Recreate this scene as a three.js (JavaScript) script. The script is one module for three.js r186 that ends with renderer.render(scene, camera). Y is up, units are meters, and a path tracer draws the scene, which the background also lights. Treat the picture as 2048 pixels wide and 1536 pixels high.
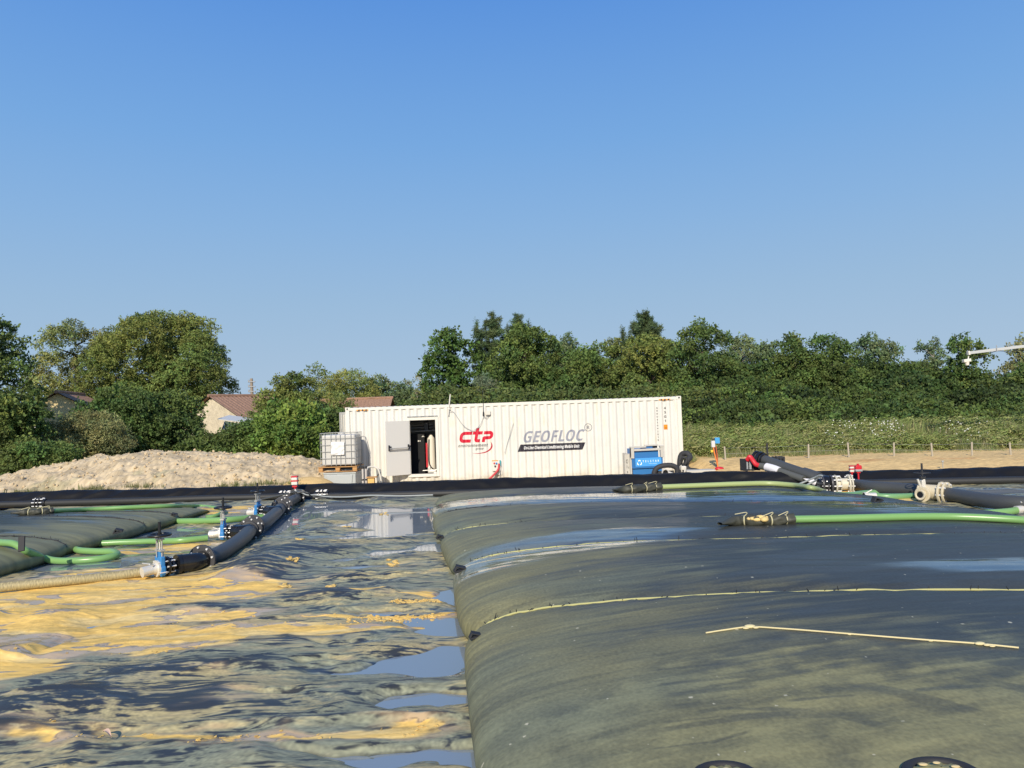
import * as THREE from 'three';
import { mergeGeometries } from 'three/addons/utils/BufferGeometryUtils.js';
import { RoundedBoxGeometry } from 'three/addons/geometries/RoundedBoxGeometry.js';

// ---------------------------------------------------------------- camera, sky, sun, exposure
const scene = new THREE.Scene();
const EYE = 2.35, RAD = Math.PI / 180;
const camera = new THREE.PerspectiveCamera(54.24, 4 / 3, 0.1, 1500);
camera.position.set(0, EYE, 0);
camera.rotation.order = 'YXZ';
camera.rotation.set(2.18 * RAD, 0, -2.0 * RAD);
scene.add(camera);
const renderer = new THREE.WebGLRenderer({ antialias: true });
renderer.setSize(1024, 768);
renderer.toneMapping = THREE.LinearToneMapping;
renderer.toneMappingExposure = 1.3;
renderer.shadowMap.enabled = true;
renderer.shadowMap.type = THREE.PCFSoftShadowMap;

const SUN = new THREE.Vector3(-0.16, 0.50, 0.85).normalize();
const sun = new THREE.DirectionalLight(new THREE.Color(1.0, 0.91, 0.76), 3.75);
sun.position.copy(SUN).multiplyScalar(90);
sun.castShadow = true;
sun.shadow.mapSize.set(4096, 4096);
Object.assign(sun.shadow.camera, { left: -45, right: 45, top: 45, bottom: -45, near: 1, far: 220 });
sun.shadow.radius = 1;
scene.add(sun, sun.target);

function makeSky() {            // clear air: pale at the horizon, deeper blue with height, a little brighter round the sun
  const W = 512, H = 512, d = new Float32Array(W * H * 4);
  const stops = [[0, .375, .490, .615], [4, .335, .465, .615], [8.5, .285, .436, .618], [14, .222, .395, .644], [20, .162, .345, .650], [30, .092, .254, .625], [50, .052, .178, .525], [90, .032, .118, .380]].map(a => [a[0], a[1] * .88, a[2] * .88, a[3] * .88]);
  for (let j = 0; j < H; j++) {
    const el = ((j + .5) / H - .5) * 180;
    let c = [.20, .19, .15];
    if (el >= 0) {
      let k = 0; while (k < stops.length - 2 && el > stops[k + 1][0]) k++;
      const a = stops[k], b = stops[k + 1], t = Math.min(1, (el - a[0]) / (b[0] - a[0]));
      c = [1, 2, 3].map(i => a[i] + (b[i] - a[i]) * t);
    }
    for (let i = 0; i < W; i++) {
      const az = ((i + .5) / W - .5) * 2 * Math.PI, cy = Math.cos(el * RAD);
      const cosg = cy * Math.cos(az) * SUN.x + Math.sin(el * RAD) * SUN.y + cy * Math.sin(az) * SUN.z;
      const m = el >= 0 ? .22 * Math.pow(Math.max(0, cosg), 12) : 0;
      const o = (j * W + i) * 4;
      d[o] = c[0] + m; d[o + 1] = c[1] + m * .95; d[o + 2] = c[2] + m * .85; d[o + 3] = 1;
    }
  }
  const t = new THREE.DataTexture(d, W, H, THREE.RGBAFormat, THREE.FloatType);
  t.mapping = THREE.EquirectangularReflectionMapping; t.magFilter = THREE.LinearFilter; t.needsUpdate = true;
  return t;
}
scene.background = makeSky();
scene.environment = scene.background;

// ---------------------------------------------------------------- helpers
const V = (x, y, z) => new THREE.Vector3(x, y, z);
const RGB = (r, g, b) => new THREE.Color().setRGB(r, g, b);
function rng(a) { return () => { a |= 0; a = a + 0x6D2B79F5 | 0; let t = Math.imul(a ^ a >>> 15, 1 | a); t = t + Math.imul(t ^ t >>> 7, 61 | t) ^ t; return ((t ^ t >>> 14) >>> 0) / 4294967296; }; }
const clamp = (x, a = 0, b = 1) => x < a ? a : x > b ? b : x;
const sstep = (a, b, x) => { const t = clamp((x - a) / (b - a)); return t * t * (3 - 2 * t); };
const lerp = (a, b, t) => a + (b - a) * t;
const PERM = new Uint8Array(512), GX = new Float32Array(256), GY = new Float32Array(256);
{ const r = rng(77); const p = [...Array(256).keys()]; for (let i = 255; i > 0; i--) { const j = Math.floor(r() * (i + 1)); [p[i], p[j]] = [p[j], p[i]]; } for (let i = 0; i < 512; i++) PERM[i] = p[i & 255]; for (let i = 0; i < 256; i++) { const a = i / 256 * Math.PI * 2; GX[i] = Math.cos(a) * 1.5; GY[i] = Math.sin(a) * 1.5; } }
function noise(x, y) {
  const xf = Math.floor(x), yf = Math.floor(y), X = xf & 255, Y = yf & 255; x -= xf; y -= yf;
  const u = x * x * x * (x * (x * 6 - 15) + 10), v = y * y * y * (y * (y * 6 - 15) + 10);
  const a = PERM[X + PERM[Y]], b = PERM[X + 1 + PERM[Y]], c = PERM[X + PERM[Y + 1]], d = PERM[X + 1 + PERM[Y + 1]];
  const n0 = GX[a] * x + GY[a] * y, n1 = GX[b] * (x - 1) + GY[b] * y, n2 = GX[c] * x + GY[c] * (y - 1), n3 = GX[d] * (x - 1) + GY[d] * (y - 1);
  return (n0 + (n1 - n0) * u) * (1 - v) + (n2 + (n3 - n2) * u) * v;
}
function fbm(x, y, o = 4) { let s = 0, a = .5; for (let i = 0; i < o; i++) { s += a * noise(x, y); x = x * 2.03 + 17.1; y = y * 2.03 + 9.7; a *= .5; } return s; }
// photograph pixel (2048 x 1536) -> point on a level y = h, or at a distance z in front of the eye
const lookM = new THREE.Matrix4().makeRotationFromEuler(camera.rotation);
function ray(u, v) { return V((u - 1024) / 1500, -(v - 768) / 1500, -1).applyMatrix4(lookM); }
function P(u, v, h = 0) { const r = ray(u, v), t = (h - EYE) / r.y; return V(r.x * t, h, r.z * t); }
function D(u, v, z) { const r = ray(u, v), t = -z / r.z; return V(r.x * t, EYE + r.y * t, -z); }

const used = new Map();
function numbered(n) { const k = used.get(n) || 0; used.set(n, k + 1); return k ? n + '_' + String(k).padStart(3, '0') : n; }
function mg(list) {
  list = (Array.isArray(list) ? list : [list]).map(g => { const q = g.index ? g.toNonIndexed() : g; for (const k of Object.keys(q.attributes)) if (!['position', 'normal', 'uv'].includes(k)) q.deleteAttribute(k); if (!q.attributes.uv) q.setAttribute('uv', new THREE.BufferAttribute(new Float32Array(q.attributes.position.count * 2), 2)); return q; });
  return list.length === 1 ? list[0] : mergeGeometries(list);
}
function thing(name, label, category, at = [0, 0, 0], ry = 0, group) {
  const o = new THREE.Group(); o.name = numbered(name); o.position.set(...(at.isVector3 ? [at.x, at.y, at.z] : at)); o.rotation.y = ry;
  o.userData = { label, category }; if (group) o.userData.group = group;
  scene.add(o); return o;
}
function part(name, geos, mat, parent) {            // one merged mesh; under a thing or part its name may repeat
  const m = new THREE.Mesh(geos.isBufferGeometry ? geos : mg(geos), mat); m.name = parent ? name : numbered(name); m.castShadow = m.receiveShadow = true;
  (parent || scene).add(m);
  if (parent) { const n = parent.children.filter(c => c.userData.base === name).length; m.userData.base = name; if (n) m.name = name + '_' + String(n).padStart(3, '0'); }
  return m;
}
function bits(name, geos, mat, parent) { const m = part(name, geos, mat, parent); m.userData.kind = 'stuff'; return m; }   // pieces too small to pick apart
function one(name, label, category, geos, mat, group) {            // a thing that is a single mesh, its origin at its base
  let g = geos.isBufferGeometry ? geos : mg(geos); g.computeBoundingBox();
  const b = g.boundingBox, c = V((b.min.x + b.max.x) / 2, b.min.y, (b.min.z + b.max.z) / 2);
  g.translate(-c.x, -c.y, -c.z);
  const m = part(name, g, mat); m.position.copy(c); m.userData = { label, category }; if (group) m.userData.group = group;
  return m;
}
function struct(name, geos, mat) { const m = part(name, geos, mat); m.userData = { kind: 'structure' }; return m; }
function box(w, h, d, x = 0, y = 0, z = 0, r) { const g = new THREE.BoxGeometry(w, h, d); if (r) g.applyMatrix4(new THREE.Matrix4().makeRotationFromEuler(new THREE.Euler(...r))); return g.translate(x, y, z); }
function rbox(w, h, d, x = 0, y = 0, z = 0, rad = .01, r) { const g = new RoundedBoxGeometry(w, h, d, 2, rad); if (r) g.applyMatrix4(new THREE.Matrix4().makeRotationFromEuler(new THREE.Euler(...r))); return g.translate(x, y, z); }
function rod(a, b, r0, r1 = r0, n = 12) {
  a = a.isVector3 ? a : V(...a); b = b.isVector3 ? b : V(...b); const l = a.distanceTo(b);
  const g = new THREE.CylinderGeometry(r1, r0, l, n, 1); g.translate(0, l / 2, 0);
  g.applyQuaternion(new THREE.Quaternion().setFromUnitVectors(V(0, 1, 0), b.clone().sub(a).normalize())); return g.translate(a.x, a.y, a.z);
}
function hose(pts, r, seg = 80, rad = 14, tension = .5) {
  pts = pts.map(p => p.isVector3 ? p : V(...p));
  const curve = new THREE.CatmullRomCurve3(pts, false, 'centripetal', tension), g = [new THREE.TubeGeometry(curve, seg, r, rad)];
  for (const t of [0, 1]) { const c = new THREE.CircleGeometry(r, rad), d = curve.getTangentAt(t).multiplyScalar(t ? 1 : -1); c.applyQuaternion(new THREE.Quaternion().setFromUnitVectors(V(0, 0, 1), d)); const p = curve.getPointAt(t); g.push(c.translate(p.x, p.y, p.z)); }
  return g;
}
function disc(c, axis, r, th, n = 24, hole = 0) {     // a flange: a flat ring or disc with its axis along `axis`
  c = c.isVector3 ? c : V(...c); axis = (axis.isVector3 ? axis.clone() : V(...axis)).normalize();
  let g;
  if (hole) g = new THREE.LatheGeometry([[hole, -th / 2], [r - .006, -th / 2], [r, -th / 2 + .006], [r, th / 2 - .006], [r - .006, th / 2], [hole, th / 2], [hole, -th / 2]].map(p => new THREE.Vector2(...p)), n);
  else g = new THREE.CylinderGeometry(r, r, th, n);
  return g.applyQuaternion(new THREE.Quaternion().setFromUnitVectors(V(0, 1, 0), axis)).translate(c.x, c.y, c.z);
}
function boltRing(c, axis, R, n, r, len, ph = 0) {
  axis = axis.clone().normalize(); const q = new THREE.Quaternion().setFromUnitVectors(V(0, 1, 0), axis), out = [];
  for (let i = 0; i < n; i++) { const a = (i + ph) / n * 2 * Math.PI, p = V(Math.cos(a) * R, 0, Math.sin(a) * R).applyQuaternion(q).add(c); out.push(new THREE.CylinderGeometry(r, r, len, 6).applyQuaternion(q).translate(p.x, p.y, p.z)); }
  return out;
}
function grid(nx, nz, fn, uvfn) {                    // a sheet of (nx+1) x (nz+1) points
  const pos = new Float32Array((nx + 1) * (nz + 1) * 3), uv = new Float32Array((nx + 1) * (nz + 1) * 2), idx = [];
  for (let j = 0, k = 0; j <= nz; j++) for (let i = 0; i <= nx; i++, k++) {
    const p = fn(i / nx, j / nz); pos.set(p, k * 3); uv.set(uvfn ? uvfn(i / nx, j / nz, p) : [p[0], p[2]], k * 2);
    if (i < nx && j < nz) { const a = k, b = k + 1, c = k + nx + 1, d = c + 1; idx.push(a, b, d, a, d, c); }
  }
  const g = new THREE.BufferGeometry(); g.setAttribute('position', new THREE.BufferAttribute(pos, 3)); g.setAttribute('uv', new THREE.BufferAttribute(uv, 2)); g.setIndex(idx); g.computeVertexNormals(); return g;
}
function dataTex(w, h, fn, ch, srgb, wrap) {         // fn(i, j) -> array of 0..1 values
  const d = new Uint8Array(w * h * 4);
  for (let j = 0, o = 0; j < h; j++) for (let i = 0; i < w; i++, o += 4) { const c = fn(i, j); d[o] = clamp(c[0]) * 255; d[o + 1] = clamp(ch === 1 ? c[0] : c[1]) * 255; d[o + 2] = clamp(ch === 1 ? c[0] : c[2]) * 255; d[o + 3] = 255; }
  return finTex(d, w, h, srgb, wrap);
}
function finTex(d, w, h, srgb, wrap) {
  const t = new THREE.DataTexture(d, w, h); t.magFilter = THREE.LinearFilter; t.minFilter = THREE.LinearMipmapLinearFilter; t.generateMipmaps = true; if (srgb) t.colorSpace = THREE.SRGBColorSpace;
  t.wrapS = t.wrapT = wrap ? THREE.RepeatWrapping : THREE.ClampToEdgeWrapping; t.needsUpdate = true; return t;
}
const enc = c => c <= .0031308 ? c * 12.92 : 1.055 * Math.pow(c, 1 / 2.4) - .055;
// tiling grime for painted and moulded things: multiplies nothing, only varies tone and gloss
const grime = (() => { const N = 256, per = (x, y, f) => { let s = 0, a = .5; for (let o = 0; o < 4; o++) { const q = f * 2 ** o, u = x * q, v = y * q; const bx = x, by = y; s += a * (noise(u, v) * (1 - bx) * (1 - by) + noise(u - q, v) * bx * (1 - by) + noise(u, v - q) * (1 - bx) * by + noise(u - q, v - q) * bx * by); a *= .5; } return s; }; return (lo, hi, f) => dataTex(N, N, (i, j) => [lerp(lo, hi, clamp(.5 + per(i / N, j / N, f) * 1.1))], 1, false, true); })();
const roughG = grime(.35, 1, 6);
const toneT = grime(.78, 1, 5); toneT.colorSpace = THREE.NoColorSpace;
function M(r, g, b, rough = .6, metal = 0, o = {}) { return new THREE.MeshPhysicalMaterial({ color: RGB(r, g, b), roughness: rough, metalness: metal, side: THREE.DoubleSide, ...o }); }
const mats = {
  white: M(.68, .645, .57, .5), offwhite: M(.62, .59, .52, .5), doorGrey: M(.63, .605, .56, .55), grey: M(.33, .34, .34, .5), dark: M(.025, .025, .028, .5), black: M(.012, .012, .014, .35), rubber: M(.03, .03, .032, .7),
  pipe: M(.062, .064, .062, .48), pipeGloss: M(.012, .012, .013, .16), flange: M(.05, .048, .05, .45), bolt: M(.75, .74, .72, .35, .2), steel: M(.42, .41, .38, .45, .3), alu: M(.72, .68, .6, .42, .35),
  blue: M(.035, .20, .47, .45), deepBlue: M(.02, .13, .36, .4), red: M(.55, .02, .03, .4), redHose: M(.5, .03, .04, .5), wood: M(.50, .27, .10, .8), orange: M(.7, .3, .04, .5),
  cable: M(.30, .32, .31, .5), concrete: M(.5, .48, .43, .85), rope: M(.50, .46, .28, .85), seam: M(.42, .40, .17, .85), loop: M(.02, .02, .022, .7),
};
let bankH;
// ---------------------------------------------------------------- the ground
const FAR = 400;
{
  const N = 1024, S = 64;
  const tex = dataTex(N, N, (i, j) => {
    const x = i / N * S - 32, z = j / N * S - 48, n = fbm(x * .5, z * .5, 5), f = fbm(x * 3 + 40, z * 3, 3);
    const veg = sstep(-33.5, -35.5, z + n * 3), a = [.52, .38, .19], g = [.10, .12, .035];
    const t = .85 + f * .5 + n * .3;
    return [0, 1, 2].map(k => enc(clamp(lerp(a[k], g[k], veg) * t)));
  }, 3, true);
  struct('ground', grid(160, 160, (u, v) => { const q = t => Math.sign(t - .5) * (Math.pow(Math.abs(t - .5) * 2, 2.2) * FAR + Math.abs(t - .5) * 60); const x = q(u), z = q(v) - 20; return [x, -.24 + (z < -34 ? Math.min(1, (-34 - z) / 30) * .3 : 0), z]; }, (u, v, p) => [(p[0] + 32) / S, (p[2] + 48) / S]), new THREE.MeshStandardMaterial({ map: tex, roughness: .95 }));
}
// ---------------------------------------------------------------- the black liner on the basin floor
// hollows and swells that the photograph shows: [u, v, radius across, radius along, height]
const SWELL = [[515, 1145, .55, 1.25, .20], [610, 1108, 1.0, .55, .13], [95, 1238, .38, .35, .13], [30, 1318, .45, .35, .12], [770, 1003, .8, .6, .16], [690, 1028, .7, .5, .12], [640, 1045, 1.0, .8, .13], [690, 1062, 1.0, .4, .12], [-30, 1250, .25, .3, .2], [640, 1195, .7, .35, .09], [830, 1120, .9, .35, .05], [200, 1370, 1.2, .5, .03], [330, 1430, 1.7, .3, .05], [150, 1500, 1.4, .3, .04], [480, 1520, 1.2, .25, .04], [700, 1440, 1.2, .35, .04], [560, 1300, 1.2, .3, .06], [430, 1262, .5, .2, .05], [840, 1165, .7, .3, .04], [420, 1010, 2, .8, .04], [610, 1150, .9, .3, .06], [700, 1160, .7, .25, .08], [780, 1085, .6, .3, .06],
  [395, 1225, .9, .22, .06], [430, 1340, 1.0, .22, .06], [250, 1468, .8, .06, .03], [520, 1462, .9, .06, .035], [770, 1452, .6, .06, .03], [60, 1440, .5, .5, .12], [640, 1385, 1.2, .2, .05], [300, 1290, 1.2, .2, .03]].map(([u, v, a, b, h]) => { const p = P(u, v); return [p.x, p.z, a, b, h]; });
const DIP = [[800, 1330, .38, .22, .08], [880, 1315, .40, .34, .09], [820, 1404, .26, .18, .12], [925, 1395, .2, .1, .08], [870, 1518, .75, .10, .12], [640, 1512, .5, .06, .06], [850, 1240, .45, .22, .09], [905, 1200, .25, .55, .09], [890, 1262, .3, .16, .08], [700, 1345, .25, .08, .06], [640, 1330, .2, .06, .06], [560, 1395, .3, .06, .06], [420, 1190, .2, .12, .07], [690, 1120, .4, .15, .07], [760, 1050, 1.1, 1.6, .13], [665, 1020, .8, 2.2, .12], [840, 1052, .6, .8, .12], [800, 1028, .7, .9, .10], [560, 1052, .7, 1.5, .13], [880, 1095, .5, .5, .10], [760, 1105, .35, .3, .09], [820, 1160, .5, .15, .08], [140, 1135, .9, .40, .10], [240, 1130, .2, .2, .09], [730, 1135, .8, .18, .08], [810, 1150, .8, .14, .08], [180, 1252, .22, .35, .08], [110, 1300, .14, .45, .1], [180, 1208, .5, .2, .06], [620, 1215, .5, .1, .05], [700, 1290, .45, .12, .07], [330, 1065, .8, .6, .06], [760, 1228, .45, .10, .09], [700, 1015, 1.2, 1.0, .08],
  [1880, 1030, 2.0, .7, .09], [1750, 1010, .9, .5, .09], [1960, 985, 2.0, .8, .07]].map(([u, v, a, b, h]) => { const p = P(u, v); return [p.x, p.z, a, b, h]; });
// thick ochre mud: [u, v, across, along, amount]
const MUD = [[60, 1190, 1.6, .9, 1.0], [250, 1190, 1.3, .8, 1.0], [440, 1185, .7, .55, .9], [30, 1260, 1.0, .6, .9], [200, 1280, 1.0, .42, 1.0], [420, 1280, .8, .18, .9], [620, 1262, .8, .16, 1.0], [760, 1260, .5, .10, .9], [300, 1240, .9, .25, .7], [860, 1232, .5, .09, .9], [20, 1350, .5, .28, .9], [60, 1320, .35, .35, .6], [600, 1485, .9, .12, .75], [820, 1455, .35, .15, .5], [330, 1300, .6, .2, .8], [270, 1105, 1.1, .25, .7], [380, 1092, .8, .3, .8], [250, 1145, .9, .2, .5], [480, 1235, .6, .12, .7], [520, 1190, .4, .25, .6], [450, 1023, 1.0, .7, .8], [560, 1022, .5, .6, .55], [640, 1085, .8, .35, .25], [140, 1225, .5, .3, .8], [720, 1190, .25, .08, .5], [700, 1238, .6, .08, .9], [850, 1190, .5, .07, .6],
  [1800, 1000, 1.2, .35, .8], [1680, 972, .8, .4, .9], [1950, 1038, .6, .3, .5], [1740, 985, 1, .4, .7], [440, 1395, .25, .5, .25], [100, 1480, .8, .15, .35], [350, 1480, .7, .06, .3]].map(([u, v, a, b, h]) => { const p = P(u, v); return [p.x, p.z, a, b, h]; });
function blobs(list, x, z, wx, wz) { let s = 0; for (const b of list) { const dx = (x - b[0] + wx) / b[2], dz = (z - b[1] + wz) / b[3], q = dx * dx + dz * dz; if (q < 6) s += b[4] * Math.exp(-q); } return s; }
function linerSmooth(x, z) {
  let h = .027 + .010 * noise(x * 1.9 + 11, z * 3.4) + .058 * fbm(x * .33 + 3, z * .62 + 8, 3) + .018 * fbm(x * .8 - z * .35, z * 1.9 + x * .3 + 20, 3);
  const r = noise(x * .42 + z * .22 + 5, z * 1.15 - x * .16 + 2); h += .034 * Math.pow(1 - Math.min(1, Math.abs(r) * 2.6), 3) * sstep(-.3, .4, noise(x * .3, z * .3 + 40));
  const k1 = 1 - Math.min(1, Math.abs(noise(x * .45 + z * .3 + 9, z * .9 - x * .2 + .1 * noise(x * 3, z * 3))) * 13), k2 = 1 - Math.min(1, Math.abs(noise(x * .28 - z * .5 + 60, z * 1.1 + x * .35)) * 15); h += .020 * k1 * k1 * sstep(-.2, .3, noise(x * .5 + 3, z * .5)) + .016 * k2 * k2 * sstep(0, .3, noise(x * .4 + 33, z * .6));
  h += blobs(SWELL, x, z, .12 * noise(x * 2, z * 2), .10 * noise(x * 1.4 + 9, z * 1.4)) - blobs(DIP, x, z, .20 * noise(x * 1.7 + 5, z * 2.3) + .08 * noise(x * 5, z * 7), .11 * noise(x * 1.9, z * 2.2 + 4) + .05 * noise(x * 4.4, z * 8));
  return h;
}
function mudAt(x, z) { const b = blobs(MUD, x, z, .25 * noise(x * 1.3, z * 2.0) + .10 * noise(x * 5, z * 7), .16 * noise(x * 1.2 + 31, z * 2.2) + .07 * noise(x * 4.2, z * 6.3)); return b + .30 * fbm(x * 1.1 + 7, z * 2.6, 4) * (b > .05 ? 1 : b * 20); }
function linerH(x, z) { const m = mudAt(x, z); return linerSmooth(x, z) * (1 - .45 * sstep(.2, .8, m)) + sstep(.32, .75, m) * (.016 + .022 * Math.max(0, fbm(x * 3.3, z * 5.5, 3))); }
const bermBase = [[-40, -23.4], [-15.6, -22.7], [-6.3, -22.2], [-2.3, -21.7], [3, -21.6], [6.5, -21.4], [9.5, -20.5], [13.6, -19.9], [30, -18.6]];
const bermZ = x => { let k = 0; while (k < bermBase.length - 2 && x > bermBase[k + 1][0]) k++; const a = bermBase[k], b = bermBase[k + 1]; return lerp(a[1], b[1], (x - a[0]) / (b[0] - a[0])); };
function linerLook(x, z, w) {                  // colour, gloss, relief and wetness of the liner and what has dried on it
  const h = linerSmooth(x, z), m = mudAt(x, z);
  const wx = noise(x * .8 + 5, z * 1.3), wz = noise(x * 1.1 + 40, z * 1.6); x += .30 * wx + .04 * noise(x * 4, z * 5); z += .10 * wz + .018 * noise(x * 3.5 + 9, z * 5);
  const s1 = fbm(x * .55 + z * .12, z * 3.0 + 11, 4), s2 = fbm(x * 1.9 + 3, z * 7.5, 5), s3 = fbm(x * 8, z * 17, 3), s4 = noise(x * 30, z * 48), s5 = noise(x * .7 + z * .3, z * 1.8 + 70), s6 = fbm(x * 4.5 + 60, z * 19, 3);
  const low = sstep(.13, -.01, h + s1 * .06);
  const s7 = fbm(x * 5 + z * 2 + 5, z * 30 + x * 5, 3), s8 = 1 - Math.min(1, Math.abs(noise(x * .9 + 30, z * 7.5 + x * .6)) * 9);
  let film = .75 + low * .20 + s1 * .40 + s2 * 1.35 + s6 * .85 + s7 * .55 + s3 * .45 + s8 * .16 - sstep(.10, .42, s5 + s2 * .5) * .18 - sstep(.06, .12, h + s2 * .06 + s6 * .04) * .46;
  film = sstep(.36, .74, film) * (.84 + .30 * s4 + .2 * s3);
  const slate = [.040, .043, .044], olive = [.27, .275, .18], tan = [.48, .395, .19], ochre = [.83, .53, .14], dry = [.76, .55, .22], liquid = [.52, .37, .20];
  const yel = sstep(-.08, .30, fbm(x * .5 + 90, z * 1.2, 3) + s6 * .4 + s2 * .3);
  const q = fbm(x * .85 + 12, z * 2.5 + 4, 5) + s3 * .06, mm = m + s2 * .16 + s3 * .06;
  const inMud = sstep(.24, .42, mm), lv = q + (m - .6) * .22 + .09, raised = sstep(-.03, .02, lv), rim = Math.exp(-Math.pow((lv + .03) / .012, 2)) * inMud;
  const thin = sstep(.04, .32, m + s2 * .35) * .65;
  const edge = 1 - .42 * sstep(.016, .0, h + s3 * .008) * (1 - inMud * .6);
  const tone = 1 + s3 * .28 + s4 * .10 + s2 * .30 + s6 * .2;
  for (let k = 0; k < 3; k++) {
    let a = lerp(slate[k], lerp(olive[k], tan[k], yel) * (1 + s3 * .30 + s6 * .25), film); a = lerp(a, liquid[k], thin * (1 - inMud) * (.5 + s2));
    a = lerp(a, lerp(liquid[k] * (1 + s1 * .3), lerp(ochre[k], dry[k], sstep(-.05, .3, s1)) * tone, raised), inMud); w[k] = a * (1 - .45 * rim) * edge;
  }
  w[3] = lerp(lerp(.40, .62, film), lerp(.30, .72, raised), inMud) + s3 * .08;
  w[4] = .42 + .14 * s3 + .06 * s4 + inMud * raised * (.16 + .12 * s3 + .07 * s4 + .25 * s2);
  w[5] = clamp(Math.max(inMud * (1 - raised) * .5, sstep(.035, -.005, h + s2 * .02) * .9 * (1 - inMud), sstep(.05, .4, s1 + s5 * .5 + s2) * .24 * (1 - inMud)));
}
function linerTextures(x0, x1, z0, z1, NX, NZ) {
  const a = new Uint8Array(NX * NZ * 4), b = new Uint8Array(NX * NZ * 4), CX = NX / 2, cc = new Uint8Array(CX * NZ / 2 * 4), w = [];
  const E = new Uint8Array(1025); for (let i = 0; i <= 1024; i++) E[i] = enc(i / 1024) * 255;
  for (let j = 0, o = 0; j < NZ; j++) for (let i = 0; i < NX; i++, o += 4) {
    linerLook(lerp(x0, x1, (i + .5) / NX), lerp(z0, z1, (j + .5) / NZ), w);
    for (let k = 0; k < 3; k++) a[o + k] = E[Math.round(clamp(w[k]) * 1024)]; a[o + 3] = 255;
    b[o] = clamp(w[4]) * 255; b[o + 1] = clamp(w[3]) * 255; b[o + 3] = 255;
    if (!(i & 1) && !(j & 1)) { const p = ((j >> 1) * CX + (i >> 1)) * 4; cc[p] = cc[p + 1] = cc[p + 2] = clamp(w[5]) * 255; cc[p + 3] = 255; }
  }
  return [finTex(a, NX, NZ, true), finTex(b, NX, NZ, false), finTex(cc, CX, NZ / 2, false)];
}
function linerSheet(x0, x1, nx, zNear, nz, tx0, tx1, NX, NZ) {
  const tz0 = -22.4, [map, rm, wetT] = linerTextures(tx0, tx1, tz0, zNear, NX, NZ);
  const g = grid(nx, nz, (u, v) => { const x = lerp(x0, x1, u), zf = bermZ(x) + .05, z = -Math.exp(lerp(Math.log(-zf), Math.log(-zNear), v)); return [x, linerH(x, z) * sstep(0, .4, z - zf + .1), z]; }, (u, v, p) => [(p[0] - tx0) / (tx1 - tx0), (p[2] - tz0) / (zNear - tz0)]);
  return struct('pond_liner', g, new THREE.MeshPhysicalMaterial({ map, roughnessMap: rm, roughness: 1, specularIntensity: .55, clearcoat: 1, clearcoatMap: wetT, clearcoatRoughness: .07, bumpMap: rm, bumpScale: .008, side: THREE.DoubleSide }));
}
linerSheet(-15, 1.6, 420, -4.0, 620, -12.5, 1.6, 2048, 2048);
linerSheet(1.6, 24, 220, -9, 240, 5, 19, 1024, 1024);
// standing water: one level sheet, seen wherever the liner dips below it
const waterM = new THREE.MeshPhysicalMaterial({ color: RGB(.22, .255, .28), roughness: .035, ior: 2.0 });
struct('water', grid(40, 40, (u, v) => { const x = lerp(-12.5, 1.2, u); return [x, -.004, lerp(bermZ(x) + .3, -4.1, v)]; }), waterM);
struct('water', grid(20, 20, (u, v) => { const x = lerp(6.5, 22, u); return [x, -.004, lerp(bermZ(x) + .3, -9.2, v)]; }), waterM);
// crumbs and clods of mud lying about
{
  const r = rng(5), list = [], m = new THREE.Matrix4(), q = new THREE.Quaternion(), e = new THREE.Euler();
  const put = (x, z, s, f = .45) => { e.set((r() - .5) * .6, r() * 6, (r() - .5) * .6); list.push(m.compose(V(x, Math.max(linerH(x, z), -.006) + s * .12, z), q.setFromEuler(e), V(s * (1 + 1.3 * r()), s * (f + r() * .3), s * (.7 + r() * .6))).clone()); };
  for (let i = 0; i < 26000 && list.length < 2600; i++) { const x = lerp(-9.5, .2, r()), z = -4.4 - 11 * r() * r(); if (x < -8.3 && z < -11) continue; const mm = mudAt(x, z); if (mm > .30 && mm < .60 && fbm(x * 2.2, z * 4, 3) > .06) put(x, z, .003 + .011 * r() ** 3, .3); }
  for (const [u, v] of [[585, 1136], [660, 1180], [785, 1129], [573, 1176], [1690, 975], [770, 1027], [690, 1058], [600, 1083]]) for (let k = 0; k < 9; k++) { const p = P(u + (r() - .5) * 16, v + (r() - .5) * 6); put(p.x, p.z, .012 + .022 * r()); }
  for (let s = 0; s < 300; s++) { const t = r(), [u, v] = r() < .5 ? [lerp(690, 890, t), lerp(1248, 1232, t) + (r() + r() + r() - 1.5) * 7] : [lerp(780, 880, t), lerp(1212, 1208, t) + (r() - .5) * 6]; const p = P(u, v); put(p.x, p.z, .005 + .018 * r() ** 2, .5); }
  const g = (() => { const q2 = new THREE.IcosahedronGeometry(1, 2), a = q2.attributes.position; for (let i = 0; i < a.count; i++) { const x = a.getX(i), y = a.getY(i), z = a.getZ(i), k = 1 + .55 * noise(x * 1.9 + 3, y * 1.9 + z * 1.7); a.setXYZ(i, x * k, y * k, z * k); } q2.computeVertexNormals(); return q2; })(); const im = new THREE.InstancedMesh(g, M(.60, .41, .13, .75), list.length); list.forEach((a, i) => im.setMatrixAt(i, a));
  im.name = 'mud'; im.userData = { kind: 'stuff', label: 'crumbs and clods of ochre mud on the wet black liner', category: 'mud' }; im.castShadow = im.receiveShadow = true; scene.add(im);
}
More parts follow.
